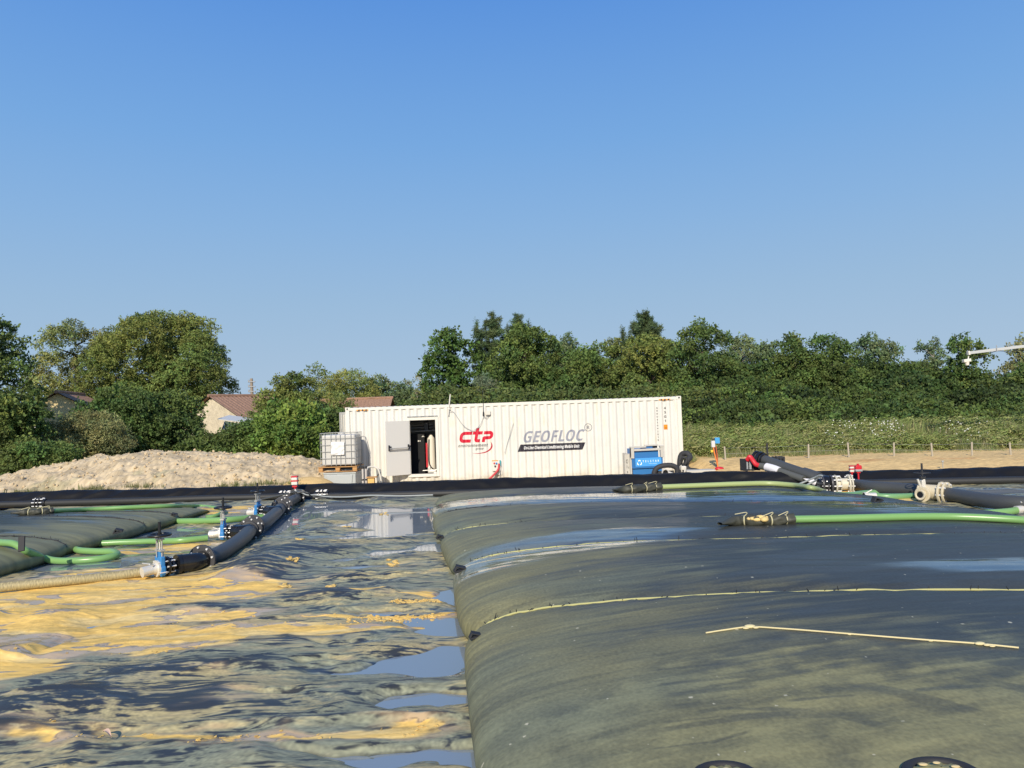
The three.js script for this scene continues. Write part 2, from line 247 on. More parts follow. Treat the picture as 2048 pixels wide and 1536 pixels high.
// ---------------------------------------------------------------- the liner-covered berm round the basin
{
  const prof = [[0, -.02], [.10, .06], [.28, .20], [.44, .36], [.54, .43], [.70, .46], [.90, .44], [1.1, .30], [1.35, .0], [1.5, -.3]];
  const crest = x => .40 + .02 * Math.sin(x * .35 + 1) + .04 * noise(x * .4, 3) + .02 * noise(x * 1.7, 8) + (x > 5.2 && x < 5.6 ? -.02 : 0);
  const g = grid(700, 36, (u, v) => {
    const x = lerp(-32, 26, u), q = v * (prof.length - 1), k = Math.min(prof.length - 2, Math.floor(q)), t = q - k;
    const d = lerp(prof[k][0], prof[k + 1][0], t), y = lerp(prof[k][1], prof[k + 1][1], t), w = sstep(.03, .3, y);
    const fold = .05 * fbm(x * .8 + y * .9, y * 1.6 + 6, 3) + .025 * (1 - Math.abs(noise(x * 1.3 - y * 1.5, y * 2)) * 2.5);
    return [x, y / .46 * crest(x) + w * fold * .4, bermZ(x) - d + w * fold * 1.7];
  });
  const rt = grime(.42, .8, 4);
  struct('embankment', g, M(.010, .010, .011, 1, 0, { roughnessMap: rt, specularIntensity: .35 }));
}
// ---------------------------------------------------------------- soil mound, sand bank
{
  const top = [[-40, -.1], [-24, .15], [-20.3, .45], [-19.2, .68], [-17.8, .93], [-16.4, 1.19], [-14.5, 1.28], [-13, 1.28], [-9.8, 1.05], [-8, .80], [-6.9, .55], [-6.0, 0], [-5, -.4]].map(p => [p[0], p[1] - .04]);
  const topAt = x => { let k = 0; while (k < top.length - 2 && x > top[k + 1][0]) k++; return lerp(top[k][1], top[k + 1][1], clamp((x - top[k][0]) / (top[k + 1][0] - top[k][0]))); };
  const moundH = (x, z) => { const d = (bermZ(x) - 1.3 - z) / 5, e = d < 1 ? Math.pow(sstep(-.1, 1, d), .8) : sstep(2.6, 1.1, d), t = topAt(x); return -.25 + Math.max(0, (t + .25) * e + (.22 * fbm(x * .8, z * .8, 3) + .10 * fbm(x * 3, z * 3, 3)) * sstep(0, .3, d) * sstep(-.2, .5, t)); };
  const rough = (x, z) => { const a = noise(x * 3.2, z * 3.2), b = noise(x * 7 + 3, z * 7), c = noise(x * 15, z * 15 + 4); const k = sstep(-.25, .35, fbm(x * .7 + 3, z * .7, 3)), d = noise(x * 1.1 + 20, z * 2.4); return .10 * Math.abs(d) + (.10 * Math.abs(a) + .07 * Math.abs(b)) * (.25 + .75 * k) + .025 * Math.abs(c) - .05; };
  const tex = dataTex(1024, 512, (i, j) => { const x = i / 1024 * 22, z = j / 512 * 11, n = fbm(x * 1.1, z * 1.1, 5), f = fbm(x * 7, z * 7, 3), gr = sstep(.28, .45, fbm(x * .6 + 9, z * .6, 3)) * .4; const t = .9 + n * .5 + f * .5; return [lerp(.60, .26, gr) * t, lerp(.47, .26, gr) * t, lerp(.29, .12, gr) * t].map(c => enc(clamp(c))); }, 3, true, true);
  const soil = new THREE.MeshStandardMaterial({ map: tex, roughness: .95, side: THREE.DoubleSide });
  struct('soil_mound', grid(520, 170, (u, v) => { const x = lerp(-34, -5, u), z = bermZ(x) - 1.1 - v * 13; const h = moundH(x, z); return [x, h + (h > -.2 ? rough(x, z) : 0), z]; }, (u, v, p) => [p[0] / 22, p[2] / 11 + p[1] * .08]), soil);
  const r = rng(9), list = [], m = new THREE.Matrix4(), q = new THREE.Quaternion(), e = new THREE.Euler();
  for (let i = 0; i < 2600; i++) { const x = lerp(-24, -5.6, r()), z = bermZ(x) - 1.3 - 6.2 * r(), h = moundH(x, z); if (h < -.1) continue; const s = .012 + .06 * r() ** 5; e.set(r() * 6, r() * 6, r() * 6); list.push(m.compose(V(x, h + .03 + s * .3, z), q.setFromEuler(e), V(s, s * (.5 + .4 * r()), s * (.6 + .5 * r()))).clone()); }
  const im = new THREE.InstancedMesh(new THREE.DodecahedronGeometry(1, 0), M(.56, .43, .26, .95), list.length); list.forEach((a, i) => im.setMatrixAt(i, a)); im.name = 'clods'; im.castShadow = im.receiveShadow = true;
  im.userData = { kind: 'stuff', label: 'dry tan soil clods scattered over the mound', category: 'soil' }; scene.add(im);

  const st = dataTex(1024, 512, (i, j) => { const x = i / 1024 * 24, z = j / 512 * 12, n = fbm(x * .5, z * 1.2, 4), f = fbm(x * 5, z * 8, 4), g = noise(x * 18, z * 26), o = sstep(.2, .45, fbm(x * .35 + 5, z * .9, 3)); const t = .95 + n * .25 + f * .45 + g * .14; return [lerp(.70, .64, o) * t, lerp(.475, .37, o) * t, lerp(.195, .14, o) * t].map(c => enc(clamp(c))); }, 3, true, true);
  const bankTop = x => .42 - .012 * (x - 6.5) + .03 * noise(x * .5, 4);
  bankH = (x, z) => { const d = bermZ(x) - 1.2 - z; return lerp(-.05, bankTop(x), sstep(0, 5.2, d)) + (d > 5.2 ? .02 * (d - 5.2) : 0) + .02 * fbm(x * 1.8, z * 1.8, 3); };
  struct('sand_bank', grid(300, 110, (u, v) => { const x = lerp(6.0, 34, u), z = bermZ(x) - 1.1 - 9 * v; return [x, bankH(x, z) - (u < .03 ? (.03 - u) * 16 : 0) + .02 * noise(x * 7, z * 7), z]; }, (u, v, p) => [p[0] / 24, p[2] / 12]), new THREE.MeshStandardMaterial({ map: st, roughness: .95, side: THREE.DoubleSide }));
  struct('sand_heap', new THREE.SphereGeometry(1, 32, 16, 0, 6.3, 0, 1.57).scale(1.0, .55, .9).translate(-7.0, -.12, -25.4), new THREE.MeshStandardMaterial({ map: st, roughness: .95 }));
}
// ---------------------------------------------------------------- the geotextile tubes
// each line across a tube: [x left, z left, x right, z right, height]
function makeTube(name, label, LN, look, o) {
  const K = LN.length - 1, at = a => { const k = Math.min(K - 1, Math.floor(a)), t = a - k, p = LN[Math.max(0, k - 1)], q = LN[k], r = LN[k + 1], s = LN[Math.min(K, k + 2)]; return q.map((_, i) => { const m0 = (r[i] - p[i]) / 2, m1 = (s[i] - q[i]) / 2, t2 = t * t, t3 = t2 * t; return (2 * t3 - 3 * t2 + 1) * q[i] + (t3 - 2 * t2 + t) * m0 + (-2 * t3 + 3 * t2) * r[i] + (t3 - t2) * m1; }); };
  const gap = LN.slice(1).map((l, i) => Math.hypot(l[0] - LN[i][0], l[1] - LN[i][1]));
  function pt(x, a) {                            // x: -1 left edge .. 1 right edge, a: place along the tube in seams
    const L = at(a), k = Math.min(K - 1, Math.floor(a)), t = a - k, g = gap[k];
    const dn = Math.min(k === 0 ? 9 : t * g, k === K - 1 ? 9 : (1 - t) * g);
    const pin = (o.pin ?? 1) * Math.exp(-Math.pow(dn / .20, 1.2)), bul = (o.pin ?? 1) * Math.sin(Math.PI * t);
    const toEnd = (K - a) * gap[K - 1], endF = Math.sqrt(Math.max(0, 1 - Math.pow(clamp(1 - toEnd / 1.5), 2.4)));
    const ax = Math.abs(x), sup = Math.pow(Math.max(0, 1 - Math.pow(ax, 2.9)), 1 / 2.9);
    const inn = .16 * pin * Math.pow(ax, 8) - .03 * bul * Math.pow(ax, 6);
    const X = lerp(L[0] + inn, L[2] - inn, (x + 1) / 2), Z = lerp(L[1], L[3], (x + 1) / 2);
    let H = L[4] * (1 + .05 * noise(x * 1.4 + 3, a * 1.1) - .03) - .055 * pin + .035 * bul;
    const yb = .11 * endF, rip = .010 * fbm(x * 3, a * 16 + x * 2, 3) + .012 * noise(x * 2 + 7, a * 5);
    const crease = .012 * Math.exp(-dn / .5) * noise(x * 70, a * 1.3);
    return [X, yb + (H - .11) * sup * endF + (rip + crease) * Math.min(1, sup * 3), Z];
  }
  const nx = o.nx, nz = o.nz, zs = []; for (let j = 0; j <= nz; j++) zs.push(j / nz * K);
  const across = []; for (let i = 0; i <= nx; i++) across.push(-Math.cos(Math.PI * i / nx));
  const span = LN[0][1] - o.z0, uvOf = (u, p) => [u, (o.z0 - p[2]) / (o.z0 - o.z1)];
  const g = grid(nx + 4, nz, (u, v) => {
    const i = Math.round(u * (nx + 4)) - 2, a = v * K;
    if (i < 0 || i > nx) { const s = i < 0 ? -1 : 1, d = i < 0 ? -i : i - nx, p = pt(s, a); return [p[0] - s * (d === 1 ? .03 : .16), d === 1 ? p[1] * .45 : -.02, p[2]]; }
    return pt(across[i], a);
  }, (u, v, p) => { const i = clamp(Math.round(u * (nx + 4)) - 2, 0, nx); return uvOf((across[i] + 1) / 2, p); });
  const [map, rm, wetT] = look();
  const t = thing(name, label, 'geotextile tube', [0, 0, 0], 0, 'geotextile tubes lying in the lined basin');
  part('fabric', g, new THREE.MeshPhysicalMaterial({ map, roughnessMap: rm, roughness: 1, specularIntensity: .45, clearcoat: 1, clearcoatMap: wetT, clearcoatRoughness: .07, bumpMap: rm, bumpScale: .010, side: THREE.DoubleSide }), t);
  const r = rng(o.seed);
  for (let k = 1; k < K; k++) {                  // stitched seams with their frayed threads
    if (o.noSeam && o.noSeam.includes(k)) continue;
    const pts = []; for (let i = 0; i <= 60; i++) { const x = -Math.cos(Math.PI * lerp(.03, .985, i / 60)), p = pt(x, k); pts.push(V(p[0], p[1] + .006, p[2] + .012)); }
    const yellow = o.yellow(k); const s = part('seam', new THREE.TubeGeometry(new THREE.CatmullRomCurve3(pts), 160, (yellow ? .012 : .012) + .003 * Math.max(0, k - 2), 6), yellow ? mats.seam : mats.loop, t);
    const th = []; for (let i = 0; i < 90; i++) { const x = -Math.cos(Math.PI * lerp(.03, .97, r())), p = pt(x, k); const b = V(p[0], p[1] + .004, p[2] + .014); th.push(rod(b, [b.x + (r() - .5) * .07, b.y + .012 + r() * .03 * (r() < .15 ? 2 : 1), b.z + (r() - .5) * .05], .007, .003, 4)); }
    bits('thread', th, mats.loop, s);
  }
  return { t, pt };
}
function tubeTextures(W, H, fn) {
  const a = new Uint8Array(W * H * 4), b = new Uint8Array(W * H * 4), cc = new Uint8Array(W * H), w = [];
  for (let j = 0, o = 0; j < H; j++) for (let i = 0; i < W; i++, o += 4) { fn((i + .5) / W, (j + .5) / H, w); for (let k = 0; k < 3; k++) a[o + k] = enc(clamp(w[k])) * 255; a[o + 3] = 255; b[o] = clamp(w[4]) * 255; b[o + 1] = clamp(w[3]) * 255; b[o + 3] = 255; if (!(i & 1) && !(j & 1)) { const p = ((j >> 1) * W / 2 + (i >> 1)) * 4; cc[p] = cc[p + 1] = cc[p + 2] = clamp(w[5]) * 255; cc[p + 3] = 255; } }
  return [finTex(a, W, H, true), finTex(b, W, H, false), finTex(cc, W / 2, H / 2, false)];
}
const FAB = [.046, .049, .044], KHA = [.245, .224, .108], OLV = [.180, .194, .128];
const WET = [[1010, 1112, 1.3, .75, 1.2], [1180, 1100, 1.3, .55, 1.1], [1250, 1086, 1.2, .25, .8], [1000, 996, 1.8, 1.0, 1.3], [1250, 990, 2.4, 1.0, 1.3], [1420, 984, 1.7, .8, 1], [960, 1140, .5, .2, .8], [1960, 1165, 1.2, .28, 1], [2040, 1175, .8, .2, .8], [1620, 1000, 1.8, 1.1, 1.1], [1780, 1022, 1.3, 1.0, .9], [1500, 992, 1.5, .5, .8], [1300, 1003, 2, .35, .5], [1150, 1006, .9, .3, .9]].map(([u, v, a, b, h]) => { const p = P(u, v, .42); return [p.x, p.z, a, b, h]; });
const mainLines = [[.1, .3, 9.6, .4, .64], [-.15, -3.4, 9.5, -3.0, .64], [-.57, -7.45, 9.3, -6.5, .63], [-.93, -10.55, 9.1, -9.7, .60], [-1.40, -13.5, 8.75, -11.7, .54], [-1.80, -16.2, 8.35, -14.4, .47], [-2.0, -18.4, 7.75, -17.0, .40], [-2.02, -20.7, 6.9, -19.6, .34]];
const drag = [[1330, 1352, .75, .035], [1340, 1372, .7, .05], [1330, 1395, .55, .06], [1390, 1408, .35, .03, .35], [1300, 1325, .6, .03], [1480, 1415, .3, .05, .3], [1560, 1400, .5, .03], [1290, 1420, .4, .02], [1360, 1455, .3, .03, -.3], [1260, 1462, .4, .02]].map(([u, v, a, b, s]) => { const p = P(u, v, .6); return [p.x, p.z, a * .5, b * .8, s || .04, .5]; }).concat([[1740, 1405, .1, .26, .45], [1800, 1420, .08, .22, .4], [1620, 1440, .06, .14, .3], [1950, 1395, .1, .24, .4]].map(([u, v, a, b, s]) => { const p = P(u, v, .6); return [p.x, p.z, a, b, s, .45, 1]; })); { const r = rng(31); for (let i = 0; i < 16; i++) drag.push([lerp(.6, 5.2, r()), lerp(-5.9, -4.25, r()), .18 + .5 * r(), .018 + .03 * r(), (r() - .35) * .5, .25 + .4 * r()]); for (let i = 0; i < 30; i++) drag.push([lerp(.3, 2.2, r()), lerp(-15, -6.2, r()), .4 + .8 * r(), .03 + .05 * r(), (r() - .5) * .2, .3 + .4 * r()]); }
const main = makeTube('geotextile_tube', 'huge dark geotextile tube filling the right foreground, khaki silt on its flank', mainLines, () => {
  const speck = []; const r = rng(3); for (let i = 0; i < 420; i++) speck.push([r() * 10 - 1, lerp(-18, -3.5, r() ** .7), .004 + .011 * r() ** 3]);
  const cell = new Map(); for (const s of speck) { const k = Math.floor(s[0]) + ',' + Math.floor(s[1]); (cell.get(k) || cell.set(k, []).get(k)).push(s); }
  return tubeTextures(2048, 2048, (u, v, w) => {
    const z = lerp(-2.6, -21, v), t = clamp((-z) / 20.5), xl = lerp(-.2, -2.0, Math.pow(t, 1.05)), xr = 9.5 - 2 * t * t, x = lerp(xl, xr, u), e = x - xl;
    const n1 = fbm(x * .5, z * 2.2 + x * .25, 4), n2 = fbm(x * .9 + 8, z * 9 + x * 1.2, 4), n3 = noise(x * 34, z * 34) * .6 + noise(x * 70, z * 80) * .4, n4 = fbm(x * 3.4, z * 3.4, 4);
    const flank = sstep(3.6, .5, e + n1 * 2.8 + n2 * 2.6), nearK = sstep(-5.9, -4.4, z + n1 * 1.3 + n4 * .7 + n2 * .9);
    let k = Math.max(flank * (.80 + .35 * n2), nearK * (.86 + .5 * n4));
    let dk = 0; for (const d of drag) { const steep = d[6], dz0 = z - d[1], dx = x - d[0] - (steep ? dz0 * .75 : 0), dz = dz0 - (steep ? 0 : dx * d[4]); if (Math.abs(dx) < d[2] && Math.abs(dz) < d[3] * 2) dk = Math.max(dk, d[5] * sstep(1, .6, Math.abs(dx) / d[2]) * sstep(1, .5, Math.abs(dz) / d[3] + n2 * .6)); }
    k = clamp(k * (1 - dk * .85) + .05 * n2 + n3 * .10 * k + .02);
    const olive = sstep(-.1, .35, fbm(x * .35 + 4, z * .5, 3)), far = sstep(-9, -13, z);
    for (let i = 0; i < 3; i++) w[i] = lerp(FAB[i] * (1 + n3 * .25 + n1 * .4), lerp(KHA[i], OLV[i], clamp(olive * .8 + far * .35)) * (1 + n2 * .30 + n3 * .24 + n4 * .15), k);
    const wet = clamp(blobs(WET, x, z, .3 * n1, .18 * n1 + .16 * n2) * 1.5 - .35);
    const wetF = wet * (.75 + .25 * n4);
    w[3] = lerp(lerp(.43, .62, k) + n2 * .10 + n1 * .08, .25, clamp(wetF)); w[5] = sstep(.1, .75, wetF + n2 * .25) + .10 * sstep(0, .3, n1) * (1 - k);
    const fx = Math.floor(x), fz = Math.floor(z); const c = cell.get(fx + ',' + fz); if (c) for (const s of c) { const d = Math.hypot(x - s[0], (z - s[1])); if (d < s[2]) { w[0] = .5; w[1] = .46; w[2] = .32; } }
    w[4] = .5 + (.14 * n2 + .10 * n3 + .10 * k) * (1 - wet * .9);
  });
}, mainLines && { nx: 150, nz: 560, z0: -2.6, z1: -21, seed: 4, noSeam: [1], yellow: k => k <= 4 });
const leftLines = [[-20.5, -6, -8.3, -6, .58], [-20.5, -9.5, -8.2, -9.6, .58], [-20.5, -13.6, -8.15, -13.8, .56], [-20.2, -16.0, -8.0, -16.4, .52], [-19.9, -17.8, -7.95, -17.9, .40], [-19, -20.2, -8.0, -19.7, .27]];
const leftTube = makeTube('geotextile_tube', 'smaller geotextile tube at the left edge beside the black pipe manifold', leftLines, () => tubeTextures(1024, 1024, (u, v, w) => {
  const z = lerp(-8, -21.5, v), x = lerp(-20.5, -8.1, u), e = -8.1 - x, n1 = fbm(x * .4, z * 1.6, 4), n2 = fbm(x * .8 + 3, z * 7, 4), n3 = noise(x * 30, z * 30);
  const k = clamp(sstep(2.3, .7, e + n1 * 1.8 + n2 * 1.2) * (.9 + .3 * n2) + n3 * .05);
  for (let i = 0; i < 3; i++) w[i] = lerp(FAB[i] * 1.2 * (1 + n1 * .5), lerp(KHA[i], OLV[i], .35) * (1 + n2 * .3), k);
  w[3] = lerp(.34, .6, k) + n1 * .15; w[5] = sstep(-.05, .3, n1 + n2 * .4) * .7 * (1 - k); w[4] = .5 + .16 * n2 + .1 * n3;
}), { nx: 110, nz: 300, z0: -8, z1: -21.5, seed: 8, pin: .45, yellow: () => false });
// height of a tube's top under a point
function onTube(T, LN, x, z) { let best = 0, bd = 9; for (let a = 0; a <= LN.length - 1; a += .02) for (const s of [0]) { const L0 = T.pt(-1, a), L1 = T.pt(1, a); const s1 = (x - L0[0]) / (L1[0] - L0[0]) * 2 - 1; if (Math.abs(s1) > 1) continue; const p = T.pt(s1, a), d = Math.abs(p[2] - z); if (d < bd) { bd = d; best = p[1]; } } return bd < .5 ? best : 0; }
function hit(u, v, T, LN) { let p = P(u, v, .4); for (let i = 0; i < 4; i++) p = P(u, v, onTube(T, LN, p.x, p.z)); return p; }
// lifting loops of black webbing on the seams
for (const [T, LN, u, v, s] of [[main, mainLines, 920, 1143, 1.5], [main, mainLines, 950, 1276, 1.0], [main, mainLines, 1613, 977, 1.8], [main, mainLines, 1755, 1004, 1.8], [main, mainLines, 880, 1077, 1.2], [leftTube, leftLines, 236, 1066, 1.5], [leftTube, leftLines, 348, 1032, 1.4]]) {
  const p = hit(u, v, T, LN), k = s * .045, g = [rbox(k * 2.4, k * .35, k * 1.7, p.x, p.y + k * .25, p.z, k * .1, [.1, .3, .12]), rbox(k * 2.0, k * .3, k * 1.5, p.x + k * .2, p.y + k * .85, p.z - k * .2, k * .1, [.15, .2, -.32]), rbox(k * .35, k * 1.1, k * 1.5, p.x - k * .85, p.y + k * .55, p.z, k * .1, [0, .2, -.5])];
  part('lifting_loop', g, mats.loop, T.t);
}
{ const p = hit(43, 1098, leftTube, leftLines); part('webbing_tab', [rbox(.10, .24, .03, p.x, p.y + .08, p.z, .008, [-.3, 0, .15])], mats.loop, leftTube.t); }
// the closed filling ports just in front of the photographer's feet: a rolled collar with gathered cloth inside
for (const [u, v, R] of [[1452, 1556, .135], [1884, 1552, .15]]) {
  const p = hit(u, v, main, mainLines), r = rng(u), col = new THREE.TorusGeometry(R, .028, 10, 40).rotateX(Math.PI / 2).scale(1.0, .8, .80).translate(p.x, p.y + .012, p.z);
  const q = part('filling_port', col, mats.loop, main.t);
  const cloth = grid(48, 10, (a, b) => { const th = a * Math.PI * 2, rr = R * (1 - b * .97), f = Math.sin(th * 15 + b * 5) * .5 + Math.sin(th * 9 + 1) * .5; return [p.x + Math.cos(th) * rr, p.y + .012 + b * .03 + f * .011 * Math.sin(Math.PI * Math.min(1, b * 1.4)), p.z + Math.sin(th) * rr * .8]; });
  part('gathered_cloth', cloth, M(.30, .27, .11, .7), q);
  bits('mud_spot', [0, 1, 2, 3, 4].map(i => new THREE.IcosahedronGeometry(.010 + .008 * r(), 1).scale(1.6, .4, 1).translate(p.x + (r() - .5) * R * 1.2, p.y + .048, p.z + (r() - .3) * R * .7)), M(.62, .48, .24, .8), q);
}
// filling sleeves: tied cloth snouts that the hoses push into
function sleeve(T, LN, pix, r, mud) {
  const pts = pix.map(([u, v]) => { const p = hit(u, v, T, LN); p.y += r * .7; return p; });
  const curve = new THREE.CatmullRomCurve3(pts), R = rng(Math.round(pix[0][0])), seg = 70, rad = 18, fr = curve.computeFrenetFrames(seg), pos = [];
  const g = grid(seg, rad, (a, b) => { const i = Math.round(a * seg), th = b * Math.PI * 2, c = curve.getPointAt(a); const open = sstep(0, .35, a), pinch = 1 - .35 * Math.exp(-Math.pow((a - .42) / .035, 2)) - .3 * Math.exp(-Math.pow((a - .72) / .03, 2)) - .2 * Math.exp(-Math.pow((a - .9) / .02, 2)); const rr = r * lerp(.55, 1, open) * pinch * (1 + .16 * Math.sin(th * 5 + a * 23) * (1 - Math.abs(a - .9)) + .12 * noise(a * 14, th)); const n = fr.normals[i], bn = fr.binormals[i]; const d = V(0, 0, 0).addScaledVector(n, Math.cos(th) * rr).addScaledVector(bn, Math.sin(th) * rr); return [c.x + d.x, c.y + d.y * lerp(.45, 1, open), c.z + d.z]; });
  const s = part('filling_sleeve', g, M(.05, .05, .035, .6), T.t);
  const tie = a => { const c = curve.getPointAt(a), tt = curve.getTangentAt(a), tg = new THREE.TorusGeometry(r * .78, .011, 6, 22).applyQuaternion(new THREE.Quaternion().setFromUnitVectors(V(0, 0, 1), tt)).translate(c.x, c.y, c.z); const e = c.clone().add(V(-.08 - .1 * R(), r * .7 + .05 * R(), .05)); return [tg, ...hose([c.clone().add(V(0, r * .75, 0)), c.clone().add(V(.04, r * 1.4, .02)), e], .007, 12, 5)]; };
  for (const a of [.42, .72, .9]) part('tie', tie(a), mats.rope, s);
  if (mud) bits('mud_crust', [.46, .5, .53, .56, .6, .63, .66].map((a, i) => { const c = curve.getPointAt(a); return new THREE.IcosahedronGeometry(r * (.35 + .5 * R()), 1).scale(1.5, .7, 1).rotateY(R() * 3).translate(c.x, c.y + r * (.75 - .5 * R()), c.z + r * (.1 + .7 * R())); }), M(.72, .52, .20, .8), s);
  return curve.getPointAt(1);
}
const sleeveEnd = sleeve(main, mainLines, [[1440, 1056], [1478, 1050], [1520, 1050], [1588, 1047]], .085, true);
const sleeveFar = sleeve(main, mainLines, [[1228, 985], [1258, 985], [1290, 982], [1322, 980]], .10, false);
const sleeveLeft = sleeve(leftTube, leftLines, [[22, 1031], [50, 1030], [78, 1029], [105, 1027]], .08, false);
// a length of cord lying on the main tube
one('cord', 'thin straw-yellow cord lying loose across the front of the big tube', 'cord', hose([[1412, 1268], [1450, 1262], [1500, 1256], [1560, 1259], [1700, 1270], [1850, 1282], [1960, 1290], [2038, 1298]].map(([u, v]) => { const p = hit(u, v, main, mainLines); p.y += .008; return p; }), .0065, 140, 6).concat([[1500, 1256, .030], [1492, 1258, .018], [1512, 1257, .016], [1700, 1270, .012], [1862, 1283, .014], [1960, 1290, .024], [1975, 1292, .018], [1985, 1294, .014]].map(([u, v, s]) => { const p = hit(u, v, main, mainLines); return new THREE.IcosahedronGeometry(s, 1).scale(1.5, .5, .9).translate(p.x, p.y + s * .4, p.z); })), M(.66, .56, .30, .8));

{ const p = P(214, 1486, .03); p.y = linerH(p.x, p.z) + .02; one('dry_leaf', 'small curled pinkish leaf lying on the liner near the bottom left', 'leaf', grid(8, 4, (u, v) => [p.x + (u - .5) * .13, p.y + .03 * Math.sin(u * 3.1) + .02 * Math.abs(v - .5), p.z + (v - .5) * .05 * Math.sin(u * 3.14) + (u - .5) * .12]), M(.62, .42, .30, .7)); }
// ---------------------------------------------------------------- green hoses
const hoseRing = (() => { const t = dataTex(16, 64, (i, j) => { const s = j % 8 < 4 ? 1 : .86; return [.30 * s, .56 * s, .27 * s]; }, 3, true, true); t.repeat.set(160, 1); return t; })();
const greenM = M(.19, .36, .115, .32), greenY = M(.34, .40, .16, .36), green2 = M(.16, .32, .14, .32);
const mudHose = (() => { const t = dataTex(512, 64, (i, j) => { const n = fbm(i / 18, j / 9, 4), s = i % 4 < 2 ? 1 : .72; const low = sstep(.1, .4, Math.abs(((j / 64 + .5) % 1) - .5)); return [.40 + n * .3, .33 + n * .25, .17 + n * .12].map(c => enc(clamp(c * s))); }, 3, true, true); t.repeat.set(6, 1); return new THREE.MeshPhysicalMaterial({ map: t, roughness: .65 }); })();
const HG = 'green suction hoses joining the pipes to the tubes';
function onL(u, v, r) { const p = P(u, v, .06); p.y = Math.max(0, linerH(p.x, p.z)) + r; return P(u, v, p.y); }
function onT(T, LN, u, v, r) { const p = hit(u, v, T, LN); p.y += r; return p; }
one('green_hose', 'green hose running from a tied sleeve over the left tube\'s far top', 'hose', hose([sleeveLeft, ...[[180, 1023], [260, 1019], [340, 1016], [400, 1016], [428, 1019]].map(([u, v]) => onT(leftTube, leftLines, u, v, .05)), onL(446, 1022, .06), onL(430, 1032, .06), onL(412, 1035, .05)], .05), greenM, HG);
one('green_hose', 'short straight green hose on the liner behind the second blue valve', 'hose', hose([[345, 1043], [400, 1042], [450, 1040], [500, 1036], [535, 1033]].map(([u, v]) => onL(u, v, .07)), .07), greenM, HG);
one('green_hose', 'green hose folded in an S on the mud before the left tube', 'hose', hose([...[[-60, 1083], [0, 1092], [30, 1096]].map(([u, v]) => onT(leftTube, leftLines, u, v, .06)), P(50, 1101, .34), P(70, 1109, .22), P(88, 1116, .12), ...[[108, 1121], [160, 1121], [205, 1117], [232, 1111], [225, 1104], [190, 1103], [160, 1101], [150, 1096], [162, 1090], [215, 1086], [300, 1083], [360, 1081], [415, 1076]].map(([u, v]) => onL(u, v, .072))], .058, 220, 16), greenM, HG);
one('muddy_hose', 'mud-caked hose leading left from the nearest blue valve', 'hose', hose([[-80, 1184], [0, 1175], [70, 1168], [150, 1160], [220, 1153], [280, 1145], [302, 1142]].map(([u, v]) => onL(u, v, .065)), .068, 160, 16), mudHose, HG);
one('green_hose', 'green hose pushed into the muddy tied sleeve on the big tube', 'hose', hose([sleeveEnd, ...[[1660, 1045], [1740, 1043], [1830, 1041], [1900, 1041], [1960, 1043], [2030, 1047], [2110, 1053]].map(([u, v]) => onT(main, mainLines, u, v, .054))], .054, 120, 16), greenM, HG);
one('green_hose', 'yellowish green hose along the far end of the big tube', 'hose', hose([sleeveFar, ...[[1400, 977], [1480, 974], [1540, 973], [1590, 977], [1622, 982]].map(([u, v]) => onT(main, mainLines, u, v, .07)), P(1650, 984, .1)], .062, 90, 14), greenY, HG);
one('green_hose', 'green hose doubled back beside the muddy tee', 'hose', hose([[1620, 988], [1690, 990], [1730, 986], [1790, 983], [1830, 984], [1838, 990], [1820, 992], [1780, 993], [1745, 992]].map(([u, v]) => onL(u, v, .07)), .068, 140, 14), green2, HG);
one('green_hose', 'green hose reaching the frame edge below the thick black pipe', 'hose', hose([[1850, 1026], [1900, 1027], [1960, 1027], [2010, 1024], [2040, 1020]].map(([u, v]) => onL(u, v, .07)), .07, 80, 14), greenM, HG);
function coupling(label, u, v, dir, r) { const p = onL(u, v, r), q = dir.clone().normalize(), at = k => p.clone().addScaledVector(q, k); const t = thing('hose_coupling', label, 'coupling', [p.x, 0, p.z], 0, 'pale hose couplings'); const sh = l => l.map(g => g.translate(-p.x, 0, -p.z)); part('sleeve', sh([rod(at(-.16), at(.12), r, r, 18)]), mats.alu, t); part('ring', sh([disc(at(.10), q, r * 1.25, .04, 20)]), mats.alu, t); part('ring', sh([disc(at(.02), q, r * 1.15, .02, 20)]), mats.alu, t); part('lever', sh([rod(at(.06).add(V(0, r, 0)), at(-.06).add(V(.02, r * 1.9, 0)), .012)]), mats.alu, t); part('lever', sh([rod(at(.06).add(V(0, 0, r)), at(-.05).add(V(0, .0, r * 1.7)), .012)]), mats.alu, t); }
coupling('pale metal coupling ending the doubled hose beside the muddy tee', 1738, 992, V(-1, 0, 0), .075);
coupling('whitish coupling lying at the frame edge under the thick black pipe', 2046, 1019, V(1, 0, -.2), .08);
coupling('small pale coupling left of the farthest blue valve', 541, 1032, V(1, 0, -.1), .075);
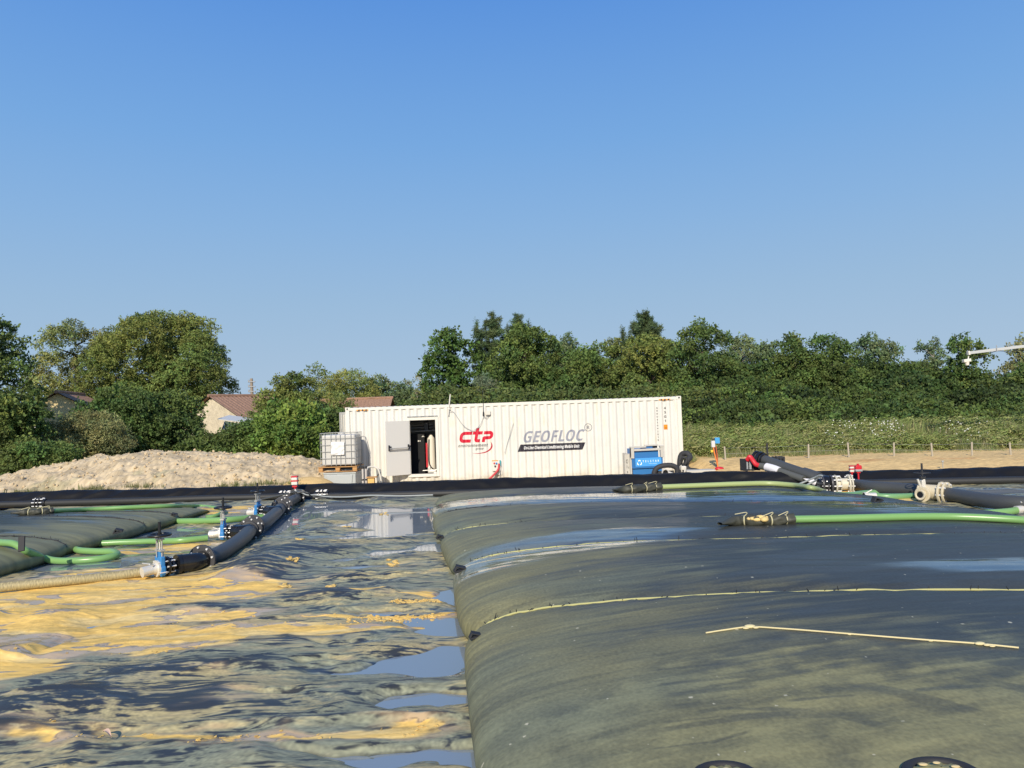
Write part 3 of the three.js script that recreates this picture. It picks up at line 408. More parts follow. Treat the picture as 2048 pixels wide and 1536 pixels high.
// ---------------------------------------------------------------- the left manifold: three pipe lengths, flanges, branches and valves
{
  const t = thing('pipe_manifold', 'curved black pipe with bolted flanges running from the mud to the far berm', 'pipe', [0, 0, 0]);
  const R = .137, S = [[[404, 1121], [430, 1112], [462, 1094], [486, 1076], [500, 1060]], [[507, 1054], [524, 1048], [543, 1034], [556, 1022], [561, 1016]], [[566, 1012], [577, 1005], [588, 999], [598, 993]]].map(a => a.map(([u, v]) => P(u, v, .165)));
  S.forEach((s, i) => {
    const sec = part('pipe_section', hose(s, R * (i === 2 ? .95 : 1), 60, 22), mats.pipe, t);
    for (const end of [0, 1]) {
      if (i === 2 && end) continue;
      const c = new THREE.CatmullRomCurve3(s), p = c.getPointAt(end), d = c.getTangentAt(end); p.y = .18;
      const f = part('flange', [disc(p, d, R * 1.72, .05, 36, R * .95), disc(p.clone().addScaledVector(d, end ? -.05 : .05), d, R * 1.2, .07, 30, R * .9)], mats.flange, t);
      bits('bolts', boltRing(p, d, R * 1.46, 8, .018, .09, .5), mats.bolt, f);
    }
  });
  const e0 = S[2][3], tee = part('tee', hose([e0.clone().add(V(.02, 0, .35)), e0.clone().add(V(-.05, 0, -.25))], .19, 10, 20), mats.pipeGloss, t);
  bits('bolts', boltRing(e0.clone().add(V(0, 0, .3)), V(0, 0, 1), .22, 8, .022, .12), mats.bolt, tee);
  part('flange', [disc(e0.clone().add(V(0, 0, .3)), V(0, 0, 1), .25, .05, 30, .14)], mats.flange, t);
  // gate valves on short branches
  const brand = [[400, 1122, 320, 1136, 1.0, 'nearest blue gate valve with black handwheel standing in the ochre mud'], [492, 1064, 447, 1066, 1.0, 'middle blue gate valve with black handwheel beside the green hose coupling'], [553, 1024, 516, 1024, 1.0, 'farthest blue gate valve with black handwheel, near the berm']];
  for (const [u0, v0, u1, v1, s, label] of brand) {
    const a = P(u0, v0, .17), b = P(u1, v1, .17), d = a.clone().sub(b); d.y = 0; const len = d.length(); d.normalize();
    const ry = Math.atan2(-d.z, d.x), loc = x => b.clone().addScaledVector(d, x);
    const br = part('branch', [...hose([loc(len).add(V(.03, 0, -.05)), loc(len * .93).add(V(.0, 0, .10)), loc(len * .70).add(V(0, 0, .05)), loc(len * .5), loc(.26)].map(p => { p.y = .185; return p; }), .138, 30, 22), disc(loc(.27).setY(.18), d, .15, .05, 24), disc(loc(.33).setY(.18), d, .146, .02, 24), rod(loc(.27).setY(.18), loc(.08).setY(.18), .07, .07, 18)], mats.pipeGloss, t);
    part('flange', [disc(loc(.16).setY(.18), d, .125, .03, 26), disc(loc(.10).setY(.18), d, .15, .03, 26)], mats.pipeGloss, br);
    bits('bolts', boltRing(loc(.13).setY(.18), d, .115, 8, .014, .13), mats.bolt, br);
    const g = thing('gate_valve', label, 'valve', [b.x, 0, b.z], ry, 'blue gate valves along the left pipe');
    const body = part('valve_body', [rbox(.075, .30, .22, 0, .20, 0, .02), rbox(.095, .14, .26, 0, .14, 0, .03), rbox(.06, .12, .14, 0, .38, 0, .015)], mats.blue, g);
    bits('band', [rbox(.11, .016, .27, 0, .115, 0, .005)], mats.bolt, body);
    bits('bolts', [...boltRing(V(0, .18, 0), V(1, 0, 0), .125, 4, .011, .13, .5)], mats.bolt, g);
    part('yoke', [rod([0, .34, -.075], [0, .61, -.075], .011), rod([0, .34, .075], [0, .61, .075], .011), rod([-.05, .34, 0], [-.05, .60, 0], .008), rbox(.07, .022, .20, 0, .61, 0, .006), rbox(.08, .03, .2, 0, .44, 0, .006)], mats.steel, g);
    part('spindle', [rod([0, .40, 0], [0, .68, 0], .012)], mats.alu, g);
    const hw = part('handwheel', [new THREE.TorusGeometry(.155, .021, 10, 36).rotateX(Math.PI / 2).translate(0, .67, 0), rod([-.15, .67, 0], [.15, .67, 0], .014), rod([0, .67, -.15], [0, .67, .15], .014), rod([0, .63, 0], [0, .705, 0], .034)], mats.black, g);
    part('stem_cover', [rod([0, .70, 0], [0, .87, 0], .022, .022, 14)], mats.black, g);
    part('inlet', [rod([-.04, .17, 0], [-.11, .165, 0], .088, .075, 20), disc([-.05, .17, 0], [1, 0, 0], .125, .03, 24), rod([-.11, .165, 0], [-.27, .15, 0], .072, .078, 20)], mats.alu, g);
    part('cam_lever', [rod([-.12, .24, .06], [-.2, .27, .10], .010)], mats.alu, g); part('cam_lever', [rod([-.12, .24, -.06], [-.23, .27, -.08], .010)], mats.alu, g);
  }
}
// pipes lying along the foot of the berm
function berm(x, off) { return bermZ(x) + off; }
const along = (x0, x1, off, y, n = 14) => [...Array(n + 1)].map((_, i) => { const x = lerp(x0, x1, i / n); return V(x, y + .012 * noise(x * .5, 7), berm(x, off) + .04 * noise(x * .4, off)); });
const footM = M(.022, .022, .021, .6);
const footL = one('long_pipe', 'black pipe along the berm foot, left of the red valve', 'pipe', hose(along(-24, -6.5, .18, .13, 24), .10, 200, 16), footM, 'black pipes along the berm');
one('long_pipe', 'black pipe along the berm foot between red valve and big tube', 'pipe', hose(along(-5.9, .5, .18, .11, 14), .09, 120, 16), footM, 'black pipes along the berm');
one('long_pipe', 'grey-black pipe along the berm foot at the right frame edge', 'pipe', hose(along(9.0, 18, .22, .12, 14), .10, 120, 16), footM, 'black pipes along the berm');
for (const [x, label] of [[-6.75, 'black flanged joint with pale bolts just left of the red-and-white valve'], [-5.65, 'black flanged joint with pale bolts just right of the red-and-white valve'], [-14.2, 'black flanged joint with pale bolts behind the left tube\'s sleeve']]) {
  const c = V(x, .14, berm(x, .18)), t = thing('pipe_joint', label, 'pipe joint', [c.x, 0, c.z], 0, 'flanged joints of the berm pipe'), o = V(0, .14, 0);
  part('flange', [disc(o.clone().add(V(-.05, 0, 0)), V(1, 0, 0), .17, .035, 26), disc(o.clone().add(V(.05, 0, 0)), V(1, 0, 0), .17, .035, 26), rod([-.2, .14, 0], [.2, .14, 0], .118)], mats.black, t);
  bits('bolts', boltRing(o, V(1, 0, 0), .145, 8, .018, .30, .3), mats.bolt, t);
}
// thin cables and small tubes that run along the berm
one('cable', 'thin black cable drooping left from the red-and-white valve', 'cable', hose([[442, 1004], [475, 1003], [515, 1000], [545, 994], [572, 988], [590, 984]].map(([u, v], i) => P(u, v, [.1, .05, .06, .16, .26, .36][i])), .026, 60, 8), mats.pipe);
one('cable', 'pale grey cable looping right from the red-and-white valve', 'cable', hose([[592, 982], [604, 986], [614, 990], [630, 990], [650, 993], [690, 994], [740, 991], [800, 992], [866, 990]].map(([u, v], i) => P(u, v, [.38, .3, .24, .24, .2, .2, .24, .22, .22][i])), .02, 120, 8), mats.cable);
one('cable', 'grey cable curling over the joint beside the red-and-white valve', 'cable', hose([[594, 986], [606, 984], [616, 986], [622, 992], [640, 996], [665, 996]].map(([u, v], i) => P(u, v, [.34, .36, .33, .22, .16, .14][i])), .022, 60, 8), mats.pipe);
// red valve heads
function redValve(label, u, v, h, s, white) {
  const p = D(u, v, h), t = thing('valve_actuator', label, 'valve actuator', [p.x, 0, p.z], 0, 'red valve heads'); p.y = 0;
  const y0 = .3;
  part('stand', [rod([0, .1, 0], [0, y0 + .12, 0], .035 * s), rbox(.16 * s, .05, .12 * s, 0, y0 + .10, 0, .01)], mats.red, t);
  part('head', white ? [rbox(.20 * s, .12 * s, .16 * s, 0, y0 + .22 * s, 0, .02), rbox(.20 * s, .11 * s, .16 * s, 0, y0 + .36 * s, 0, .03)] : [rbox(.26 * s, .20 * s, .2 * s, 0, y0 + .34 * s, 0, .03), rod([0, y0 + .4 * s, 0], [0, y0 + .5 * s, 0], .05 * s)], white ? mats.white : mats.red, t);
  bits('band', white ? [rbox(.23 * s, .04 * s, .18 * s, 0, y0 + .29 * s, 0, .006), rbox(.21 * s, .05 * s, .17 * s, 0, y0 + .43 * s, 0, .01)] : [rbox(.28 * s, .09 * s, .21 * s, 0, y0 + .23 * s, 0, .01)], white ? mats.red : mats.grey, t);
}
redValve('red and white valve head at the far end of the left pipe', 590, 985, 22.2, .9, true);
redValve('white-fronted red valve head, left of the pair on the right pipe', 1706, 985, 20.6, .62, true);
redValve('grey-banded red valve head, right of the pair on the right pipe', 1719, 988, 20.5, .66, false);

// ---------------------------------------------------------------- the right pipework
{
  const t = thing('thick_pipe', 'thick black pipe snaking right from the pale tee to the frame edge', 'pipe', [0, 0, 0]);
  part('pipe_section', hose([[1700, 968], [1716, 970], [1745, 974], [1790, 977], [1845, 981]].map(([u, v]) => P(u, v, .18)), .148, 80, 22), mats.pipe, t);
  part('pipe_section', hose([[1872, 985], [1910, 991], [1960, 999], [2010, 1005], [2060, 1008], [2130, 1010]].map(([u, v]) => P(u, v, .18)), .155, 90, 22), mats.pipe, t);
  const p = P(1857, 984, .2), q = P(1873, 985, .2), ax = q.clone().sub(p).setY(0).normalize(), side = V(-ax.z, 0, ax.x); if (side.z < 0) side.negate();
  const off = k => p.clone().addScaledVector(ax, k), mudA = M(.60, .52, .36, .6);
  const tee = part('muddy_tee', [rod(off(-.12), off(.34), .17, .17, 24), rod(p.clone().addScaledVector(side, 0), p.clone().addScaledVector(side, .36).setY(.17), .10, .10, 22), disc(p.clone().addScaledVector(side, .28).setY(.17), side, .17, .05, 26, .07), disc(p.clone().addScaledVector(side, .38).setY(.17), side, .115, .06, 24, .068)], mudA, t);
  part('bore', disc(p.clone().addScaledVector(side, .395).setY(.17), side, .066, .02, 20), mats.black, tee);
  part('flange', [disc(off(.30), ax, .25, .05, 30, .12), disc(off(.40), ax, .25, .05, 30, .12)], mudA, t);
  part('flange', [disc(off(-.14), ax, .22, .05, 30, .12)], mudA, t);
  bits('bolts', boltRing(off(.35), ax, .215, 8, .022, .2), mats.bolt, t);
  const v = thing('lever_valve', 'valve with dark spindle and crossbar standing on the muddy tee', 'valve', [p.x - .12, .3, p.z]);
  part('valve_body', [rbox(.09, .18, .12, 0, .09, 0, .02), rod([-.03, -.05, 0], [-.11, .2, 0], .025), rod([.05, -.05, 0], [.03, .2, 0], .03)], mats.alu, v);
  part('yoke', [rbox(.12, .07, .1, 0, .24, 0, .01)], mats.dark, v); part('spindle', [rod([0, .2, 0], [0, .56, 0], .022)], mats.dark, v); part('crossbar', [new THREE.TorusGeometry(.17, .009, 6, 28).rotateX(Math.PI / 2).translate(0, .34, 0), rod([-.17, .34, 0], [.17, .34, 0], .008)], mats.dark, v);
  // pale tee with the butterfly valves
  const a = P(1645, 969, .22), b = P(1700, 968, .22), ax2 = b.clone().sub(a).setY(0).normalize(), o2 = k => a.clone().addScaledVector(ax2, k);
  const len = a.distanceTo(b), pt = thing('pale_tee', 'pale cast tee with flanges between black stub and thick pipe', 'pipe fitting', [0, 0, 0]);
  part('body', [rod(o2(len - .34), o2(len - .02), .15, .15, 24)], M(.6, .55, .42, .5), pt);
  part('flange', [disc(o2(len - .36), ax2, .24, .04, 30, .1), disc(o2(len - .24), ax2, .2, .03, 30, .1), disc(o2(len - .04), ax2, .25, .05, 30, .12), disc(o2(len + .02), ax2, .25, .04, 30, .12)], M(.52, .48, .37, .5), pt);
  bits('bolts', [...boltRing(o2(len - .01), ax2, .215, 8, .02, .16), ...boltRing(o2(len - .36), ax2, .205, 8, .02, .24)], mats.bolt, pt);
  const st = thing('black_stub_pipe', 'glossy black flanged stub joining sloping pipe to pale tee', 'pipe fitting', [0, 0, 0]);
  part('body', [rod(o2(-.1), o2(len - .38), .15, .15, 24), new THREE.SphereGeometry(.19, 20, 14).translate(o2(.1).x, .26, o2(.1).z)], mats.pipeGloss, st);
  part('flange', [disc(o2(.0), ax2, .21, .05, 28, .1), disc(o2(.12), ax2, .19, .04, 28, .1), disc(o2(len - .46), ax2, .24, .05, 28, .1)], mats.flange, st);
  bits('bolts', boltRing(o2(.06), ax2, .17, 8, .016, .2), mats.bolt, st);
  // sloping pipe over the berm
  const s0 = D(1521, 917, 22.6), s1 = D(1640, 958, 20.9), dd = s1.clone().sub(s0).normalize();
  const sp = thing('sloping_pipe', 'thick black pipe sloping down over the berm from the black crates', 'pipe', [0, 0, 0]);
  part('pipe_section', hose([s0.clone().addScaledVector(dd, -.2), s0, s1, s1.clone().add(V(.35, -.12, .05))], .145, 40, 22), mats.pipe, sp);
  part('collar', [disc(s0, dd, .21, .10, 26), disc(s0.clone().addScaledVector(dd, -.16), dd, .19, .07, 26), disc(s0.clone().addScaledVector(dd, .12), dd, .185, .05, 26)], mats.black, sp);
  part('sleeve_joint', [disc(s1.clone().addScaledVector(dd, -.28), dd, .178, .5, 26)], mats.pipe, sp);
  const q0 = D(1520, 932, 22.3), q1 = D(1536, 935, 22.1), q2 = D(1608, 959, 21), gp = thing('slim_pipe', 'slimmer grey-green pipe under the sloping pipe, wrapped in white near its top', 'pipe', [0, 0, 0]);
  part('pipe_section', hose([q0, q1, q2], .10, 40, 18), M(.10, .10, .085, .5), gp);
  const qd = q2.clone().sub(q1).normalize(); part('white_wrap', [...hose([q1.clone().addScaledVector(qd, -.05), q1.clone().addScaledVector(qd, .22).add(V(0, .01, .01)), q1.clone().addScaledVector(qd, .42)], .122, 20, 14), ...hose([q1.clone().addScaledVector(qd, .35), q1.clone().add(V(.32, -.22, .12)), q1.clone().add(V(.36, -.42, .16)), q1.clone().add(V(.50, -.46, .16)), q1.clone().add(V(.54, -.30, .15))], .022, 30, 8)], M(.75, .72, .72, .6), gp);
  part('white_wrap', [new THREE.ConeGeometry(.10, .34, 10).rotateZ(1.2).translate(q2.x + .1, q2.y - .02, q2.z + .1), new THREE.ConeGeometry(.06, .22, 8).translate(q2.x + .28, q2.y + .06, q2.z + .1)], M(.75, .72, .72, .6), gp);
  one('grey_cable', 'pale grey cable bent in a hairpin in front of the black stub', 'cable', hose([P(1582, 974, .1), P(1604, 966, .16), P(1628, 956, .30), P(1640, 951, .38), P(1646, 953, .36), P(1640, 957, .30), P(1622, 966, .16), P(1602, 976, .06), P(1594, 978, .05)], .026, 80, 8), mats.cable);
  for (const [u0, v0, w, h, z, ry, label] of [[1500, 929, .46, .36, 22.6, .25, 'black slatted plastic crate with a red strap beside the sloping pipe'], [1557, 926, .24, .40, 22.9, .1, 'small black slatted crate just behind the sloping pipe']]) {
    const c = D(u0, v0, z), cr = thing('plastic_crate', label, 'crate', [c.x, c.y - h / 2, c.z], ry, 'black plastic crates on the berm');
    part('core', rbox(w * .9, h * .96, .3, 0, h / 2, 0, .01), mats.black, cr);
    for (let i = 0; i < 4; i++) part('slat', rbox(w, h * .13, .34, 0, h * (.1 + .27 * i), 0, .008), mats.rubber, cr);
    for (const s of [-1, 0, 1]) part('upright', rbox(.05, h, .36, s * w * .45, h / 2, 0, .008), mats.rubber, cr);
    if (w > .4) part('pale_panel', [box(.07, h * .7, .004, -.1, h * .5, .183), box(.05, h * .6, .004, -.2, h * .48, .183)], mats.grey, cr);
  }
  const c0 = D(1494, 925, 22.5); one('red_strap', 'red plastic strap hooked over the black crate and pipe collar', 'strap', hose([D(1494, 919, 22.4), D(1500, 914, 22.3), D(1507, 922, 22.25), D(1513, 929, 22.2), D(1518, 931, 22.2)], .07, 40, 8).map(g => { g.translate(0, 0, 22.3).scale(1, 1, .5).translate(0, 0, -22.3); return g; }), mats.red);
}
// ---------------------------------------------------------------- the shipping container
const CZ = -27.2, C0 = V(-6.08, -.19, CZ), CL = 12.19, CH = 2.93;
const PER = .278, wallZ = x => { const t = ((x / PER) % 1 + 1) % 1; return t < .25 ? 0 : t < .5 ? -.05 * (t - .25) / .25 : t < .75 ? -.05 : -.05 * (1 - (t - .75) / .25); };
{
  const t = thing('shipping_container', 'long white corrugated shipping container with an open side door and printed logos', 'shipping container', C0);
  const wear = dataTex(512, 256, (i, j) => { const n = fbm(i / 40, j / 60, 4), s = fbm(i / 5, j / 80, 3), b = sstep(40, 0, j + n * 30); const rs = sstep(.20, .42, s + n * .4) * .10, k = 1 + n * .08 + s * .07; return [.685 * k - b * .14 - rs * .25, .66 * k - b * .18 - rs * .5, .60 * k - b * .24 - rs].map(c => enc(clamp(c))); }, 3, true);
  const wm = new THREE.MeshPhysicalMaterial({ map: wear, roughness: .42, side: THREE.DoubleSide });
  const plate = (x0, x1, y0, y1) => {              // corrugated sheet between two heights
    const xs = [x0]; for (let k = Math.ceil(x0 / (PER / 4)); k * PER / 4 < x1; k++) if (k * PER / 4 > x0 + .002) xs.push(k * PER / 4); xs.push(x1);
    const pos = [], uv = [], ph = x => wallZ(x) - .012;
    for (let i = 0; i < xs.length - 1; i++) { const a = xs[i], b = xs[i + 1]; for (const [x, y] of [[a, y0], [b, y0], [b, y1], [a, y0], [b, y1], [a, y1]]) { pos.push(x, y, ph(x)); uv.push(x / CL, y / CH); } }
    const g = new THREE.BufferGeometry(); g.setAttribute('position', new THREE.Float32BufferAttribute(pos, 3)); g.setAttribute('uv', new THREE.Float32BufferAttribute(uv, 2)); g.computeVertexNormals(); return g;
  };
  const y0 = .16, y1 = CH - .11, dx0 = 2.33, dx1 = 3.25, dy0 = .44, dy1 = 2.38, fr = .11;
  part('wall', [plate(.15, dx0 - fr, y0, y1), plate(dx1 + fr, CL - .15, y0, y1), plate(dx0 - fr, dx1 + fr, dy1 + fr, y1), plate(dx0 - fr, dx1 + fr, y0, dy0 - fr)], wm, t);
  part('rail', [rbox(CL - .3, .16, .06, CL / 2, .08, -.04, .008)], mats.white, t);
  part('rail', [rbox(CL - .3, .11, .06, CL / 2, CH - .075, -.04, .008)], mats.white, t);
  for (const x of [.075, CL - .075]) { const p = part('corner_post', [rbox(.15, CH - .24, .15, x, CH / 2, -.075, .01)], mats.white, t); for (const y of [.06, CH - .06]) { part('corner_casting', [rbox(.178, .118, .162, x + (x < 1 ? .012 : -.012), y, -.077, .008)], mats.white, p); bits('casting_hole', [rod([x, y, 0], [x, y, .0055], .032, .032, 14)], mats.dark, p); } }
  // roof with pressed waves that show along the top edge, far wall, ends and floor
  { const n = Math.round(CL / .21); part('roof', grid(n * 4, 2, (u, v) => { const x = u * CL; return [x, CH - .02 + .022 * Math.sin(x / .21 * Math.PI * 2), -.02 - v * 2.40]; }), mats.white, t); }
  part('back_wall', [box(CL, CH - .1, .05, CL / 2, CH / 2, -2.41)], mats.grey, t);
  part('end_wall', [box(.05, CH - .1, 2.3, CL - .03, CH / 2, -1.25)], mats.white, t);
  part('floor', [box(CL - .1, .12, 2.3, CL / 2, .30, -1.25)], mats.dark, t);
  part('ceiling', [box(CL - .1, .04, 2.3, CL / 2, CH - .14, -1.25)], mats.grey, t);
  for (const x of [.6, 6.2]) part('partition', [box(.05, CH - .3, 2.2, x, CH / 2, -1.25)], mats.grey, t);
  // double end doors, the near leaf standing ajar
  {
    const leaf = (ang, zc, len, nm) => {
      const d = V(-Math.sin(ang), 0, -Math.cos(ang)), g = []; const m = new THREE.Matrix4().makeRotationY(ang).setPosition(.01, 0, zc);
      const p = part(nm, [rbox(.05, CH - .32, len, 0, CH / 2, -len / 2, .01)], mats.offwhite, t); p.applyMatrix4(m);
      bits('corrugation', [...Array(4)].map((_, i) => rbox(.03, CH - .5, .13, -.03, CH / 2, -len * (.14 + .24 * i), .01)), mats.offwhite, p);
      bits('lock_rod', [.35, .68].map(k => rod([-.07, .2, -len * k], [-.07, CH - .2, -len * k], .018)), mats.steel, p);
      part('handle', [rbox(.03, .05, .3, -.09, 1.15, -len * .5, .01)], mats.steel, p); bits('marking', [box(.004, .10, .05, -.049, 2.1, -len * .82), box(.004, .05, .05, -.049, 1.9, -len * .82), box(.004, .12, .05, -.049, 2.1, -len * .58)], mats.grey, p);
    };
    leaf(.44, -.16, 1.12, 'end_door'); leaf(0.0, -1.3, 1.1, 'end_door');
  }
  // door frame, open leaf with push bar
  part('door_frame', [rbox(fr, dy1 - dy0 + 2 * fr, .09, dx0 - fr / 2, (dy0 + dy1) / 2, -.02, .008), rbox(fr, dy1 - dy0 + 2 * fr, .09, dx1 + fr / 2, (dy0 + dy1) / 2, -.02, .008), rbox(dx1 - dx0, fr, .088, (dx0 + dx1) / 2, dy1 + fr / 2, -.02, .008), rbox(dx1 - dx0, fr, .10, (dx0 + dx1) / 2, dy0 - fr / 2, -.015, .008)], mats.white, t);
  part('drip_edge', [rbox(dx1 - dx0 + .18, .03, .07, (dx0 + dx1) / 2, dy1 + fr + .03, .03, .006)], mats.grey, t);
  {
    const w = .92, h = dy1 - dy0, a = Math.PI + .60, m = new THREE.Matrix4().makeRotationY(a).setPosition(dx0 - .03, dy0, .035);
    const d = part('door', [rbox(w, h, .05, w / 2, h / 2, 0, .006)], mats.doorGrey, t); d.applyMatrix4(m);
    const z = -.03;
    const bar = part('push_bar', [rod([.09, h * .50, z - .07], [w - .09, h * .50, z - .07], .017), rod([.09, h * .50 - .045, z - .07], [w - .09, h * .50 - .045, z - .07], .012)], mats.steel, d);
    for (const x of [.07, w - .09]) part('bracket', [rbox(.045, .20, .05, x, h * .5 + .02, z - .03, .008), rbox(.04, .13, .03, x - .03, h * .5 + .02, z - .065, .006, [0, 0, .6])], mats.black, d);
    bits('hinge', [.1, .5, .9].map(k => rod([0, h * k - .05, .02], [0, h * k + .05, .02], .016)), mats.steel, d);
    part('threshold_bracket', [rbox(.05, .30, .05, dx0 - .92, .27, .02, .006)], mats.white, t);
  }
  // printed decals that follow the corrugation
  function decal(name, x0, yc, w, h, draw, px, slope = 0) {
    const cv = document.createElement('canvas'); cv.width = px; cv.height = Math.round(px * h / w); const c = cv.getContext('2d'); c.clearRect(0, 0, cv.width, cv.height); draw(c, cv.width, cv.height);
    const tx = new THREE.CanvasTexture(cv); tx.colorSpace = THREE.SRGBColorSpace; tx.anisotropy = 8;
    const xs = [x0]; for (let k = Math.ceil(x0 / (PER / 4)); k * PER / 4 < x0 + w; k++) if (k * PER / 4 > x0 + .001) xs.push(k * PER / 4); xs.push(x0 + w);
    const pos = [], uv = []; for (let i = 0; i < xs.length - 1; i++) { const a = xs[i], b = xs[i + 1]; for (const [x, v] of [[a, 0], [b, 0], [b, 1], [a, 0], [b, 1], [a, 1]]) { pos.push(x, yc + (v - .5) * h, wallZ(x) - .012 + .004); uv.push((x - x0) / w, v); } }
    const g = new THREE.BufferGeometry(); g.setAttribute('position', new THREE.Float32BufferAttribute(pos, 3)); g.setAttribute('uv', new THREE.Float32BufferAttribute(uv, 2)); g.computeVertexNormals();
    return part(name, g, new THREE.MeshStandardMaterial({ map: tx, transparent: true, alphaTest: .35, roughness: .45, side: THREE.DoubleSide }), t);
  }
  decal('logo', 4.04, 1.52, 1.32, 1.08, (c, W, H) => {
    c.save(); c.transform(1, 0, -.20, 1, W * .15, 0); c.strokeStyle = '#c40f2e'; c.lineCap = 'butt'; c.lineJoin = 'round'; c.lineWidth = H * .105;
    const y = H * .20, y2 = H * .46, W0 = W * .035;                         // c t p
    c.beginPath(); c.moveTo(W0 + W * .25, y); c.lineTo(W0 + W * .08, y); c.arcTo(W0 - W * .03, y, W0 - W * .03, (y + y2) / 2, H * .10); c.arcTo(W0 - W * .03, y2, W0 + W * .08, y2, H * .10); c.lineTo(W0 + W * .25, y2); c.stroke();
    c.beginPath(); c.moveTo(W0 + W * .385, H * .03); c.lineTo(W0 + W * .385, y2 - H * .05); c.arcTo(W0 + W * .385, y2, W0 + W * .48, y2, H * .05); c.lineTo(W0 + W * .50, y2); c.stroke(); c.beginPath(); c.moveTo(W0 + W * .27, y); c.lineTo(W0 + W * .54, y); c.stroke();
    c.beginPath(); c.moveTo(W0 + W * .60, H * .51); c.lineTo(W0 + W * .60, y + H * .14); c.moveTo(W0 + W * .58, y); c.lineTo(W0 + W * .70, y); c.arcTo(W0 + W * .80, y, W0 + W * .80, y + H * .08, H * .075); c.arcTo(W0 + W * .80, y + H * .17, W0 + W * .70, y + H * .17, H * .075); c.lineTo(W0 + W * .585, y + H * .17); c.stroke(); c.restore();
    c.fillStyle = '#6a6764'; c.font = 'italic bold ' + Math.round(H * .14) + 'px sans-serif'; c.fillText('environnement', W * .00, H * .66, W * .82); c.font = 'italic bold ' + Math.round(H * .10) + 'px sans-serif'; c.fillText('group', W * .48, H * .76, W * .22);
    c.fillStyle = '#b01530'; c.beginPath(); c.moveTo(W * .90, H * .51); c.bezierCurveTo(W * 1.06, H * .68, W * .86, H * .98, W * .38, H * .87); c.bezierCurveTo(W * .80, H * .92, W * .98, H * .72, W * .90, H * .51); c.fill();
  }, 512);
  decal('lettering', 6.32, 1.74, 2.62, .66, (c, W, H) => {
    c.save(); c.fillStyle = '#8f919c'; c.font = 'italic bold ' + Math.round(H * .86) + 'px sans-serif'; c.transform(1, 0, -.06, 1, W * .03, 0); c.fillText('GEOFLOC', 0, H * .96, W * .845); c.restore();
    c.strokeStyle = '#77777c'; c.lineWidth = H * .03; c.beginPath(); c.arc(W * .94, H * .25, H * .20, 0, 7); c.stroke(); c.fillStyle = '#77777c'; c.font = 'bold ' + Math.round(H * .27) + 'px sans-serif'; c.fillText('R', W * .918, H * .345);
  }, 1024);
  decal('banner', 6.20, 1.24, 2.46, .26, (c, W, H) => { c.fillStyle = '#2b2730'; c.beginPath(); c.moveTo(W * .045, 0); c.lineTo(W, 0); c.lineTo(W * .955, H); c.lineTo(0, H); c.fill(); c.fillStyle = '#f4f2ee'; c.font = 'italic bold ' + Math.round(H * .60) + 'px sans-serif'; c.fillText('On-Line Chemical Conditioning Mobile Unit', W * .09, H * .70, W * .82); }, 1024);
  const vertical = s => (c, W, H) => { c.fillStyle = '#3a383a'; const n = s.length, k = H / n; c.font = 'bold ' + Math.round(k * .82) + 'px sans-serif'; c.textAlign = 'center'; [...s].forEach((ch, i) => c.fillText(ch, W / 2, k * (i + .8))); };
  decal('container_number', CL - .93, 1.94, .10, 1.28, vertical('ARDU45042 8'.replace(' ', '') + '19'), 64);
  decal('size_code', CL - .64, 2.28, .10, .62, vertical('45G1'), 64);
  decal('orange_square', CL - .66, 1.82, .13, .18, (c, W, H) => { c.fillStyle = '#d98a1e'; c.fillRect(0, 0, W, H); c.fillStyle = '#a86a1a'; c.fillRect(W * .2, H * .55, W * .6, H * .25); }, 64);
  for (const x of [.42, CL - .80]) { const s = part('hazard_strip', [box(.42, .05, .004, x + .2, CH - .115, -.0)], mats.orange, t); bits('stripe', [0, 1, 2].map(i => box(.06, .05, .004, x + .08 + i * .13, CH - .115, .0025, [0, 0, .5])), mats.dark, s); }
}
{ // what stands inside the doorway
  const o = C0.clone().add(V(2.79, .36, -1.1));
  const v = thing('pressure_vessel', 'pale upright vessel with a red stripe inside the container doorway', 'tank', o);
  part('vessel', [new THREE.CylinderGeometry(.14, .16, 1.25, 20).translate(.22, .72, .45), new THREE.CylinderGeometry(.04, .12, .12, 20).translate(.22, 1.4, .45)], M(.72, .64, .52, .5), v); bits('stripe', [rbox(.06, .9, .05, .06, .72, .56, .01)], mats.red, v);
  part('hose', hose([[.16, 1.3, .60], [.14, .8, .62], [.16, .38, .64], [.30, .2, .62], [.42, .2, .6]], .022, 40, 8), mats.dark, v);
  part('valve_cluster', [rbox(.30, .10, .1, .24, .12, .6, .02), rbox(.1, .16, .1, .14, .22, .6, .02), rod([-.1, .16, .62], [.44, .18, .62], .02), rbox(.12, .08, .1, .36, .05, .62, .02)], mats.alu, v);
  const k = thing('dark_cabinet', 'dark equipment cabinet standing left inside the container doorway', 'cabinet', [o.x - .3, o.y, o.z]);
  part('cabinet_body', [rbox(.50, 1.5, .5, 0, .75, 0, .01)], M(.008, .008, .009, .85), k); bits('label_plate', [box(.05, .045, .004, .03, 1.24, .253), box(.03, .04, .004, .09, 1.24, .253)], mats.white, k); part('lamp_shade', [new THREE.ConeGeometry(.07, .09, 14).translate(.2, 1.43, .22)], mats.alu, k);
  const p = thing('pipe_rack', 'dark horizontal pipes under the container ceiling, seen through the doorway', 'pipes', [o.x, o.y + 1.5, o.z]);
  [[.22, 0, .02], [.33, .1, .016], [.40, -.1, .014], [.10, .2, .022]].forEach(([y, z, r]) => part('pipe', [rod([-.7, y, z], [.8, y + .02, z], r)], mats.grey, p)); part('junction', [rbox(.16, .3, .14, .02, .28, .1, .01)], mats.black, p);
}
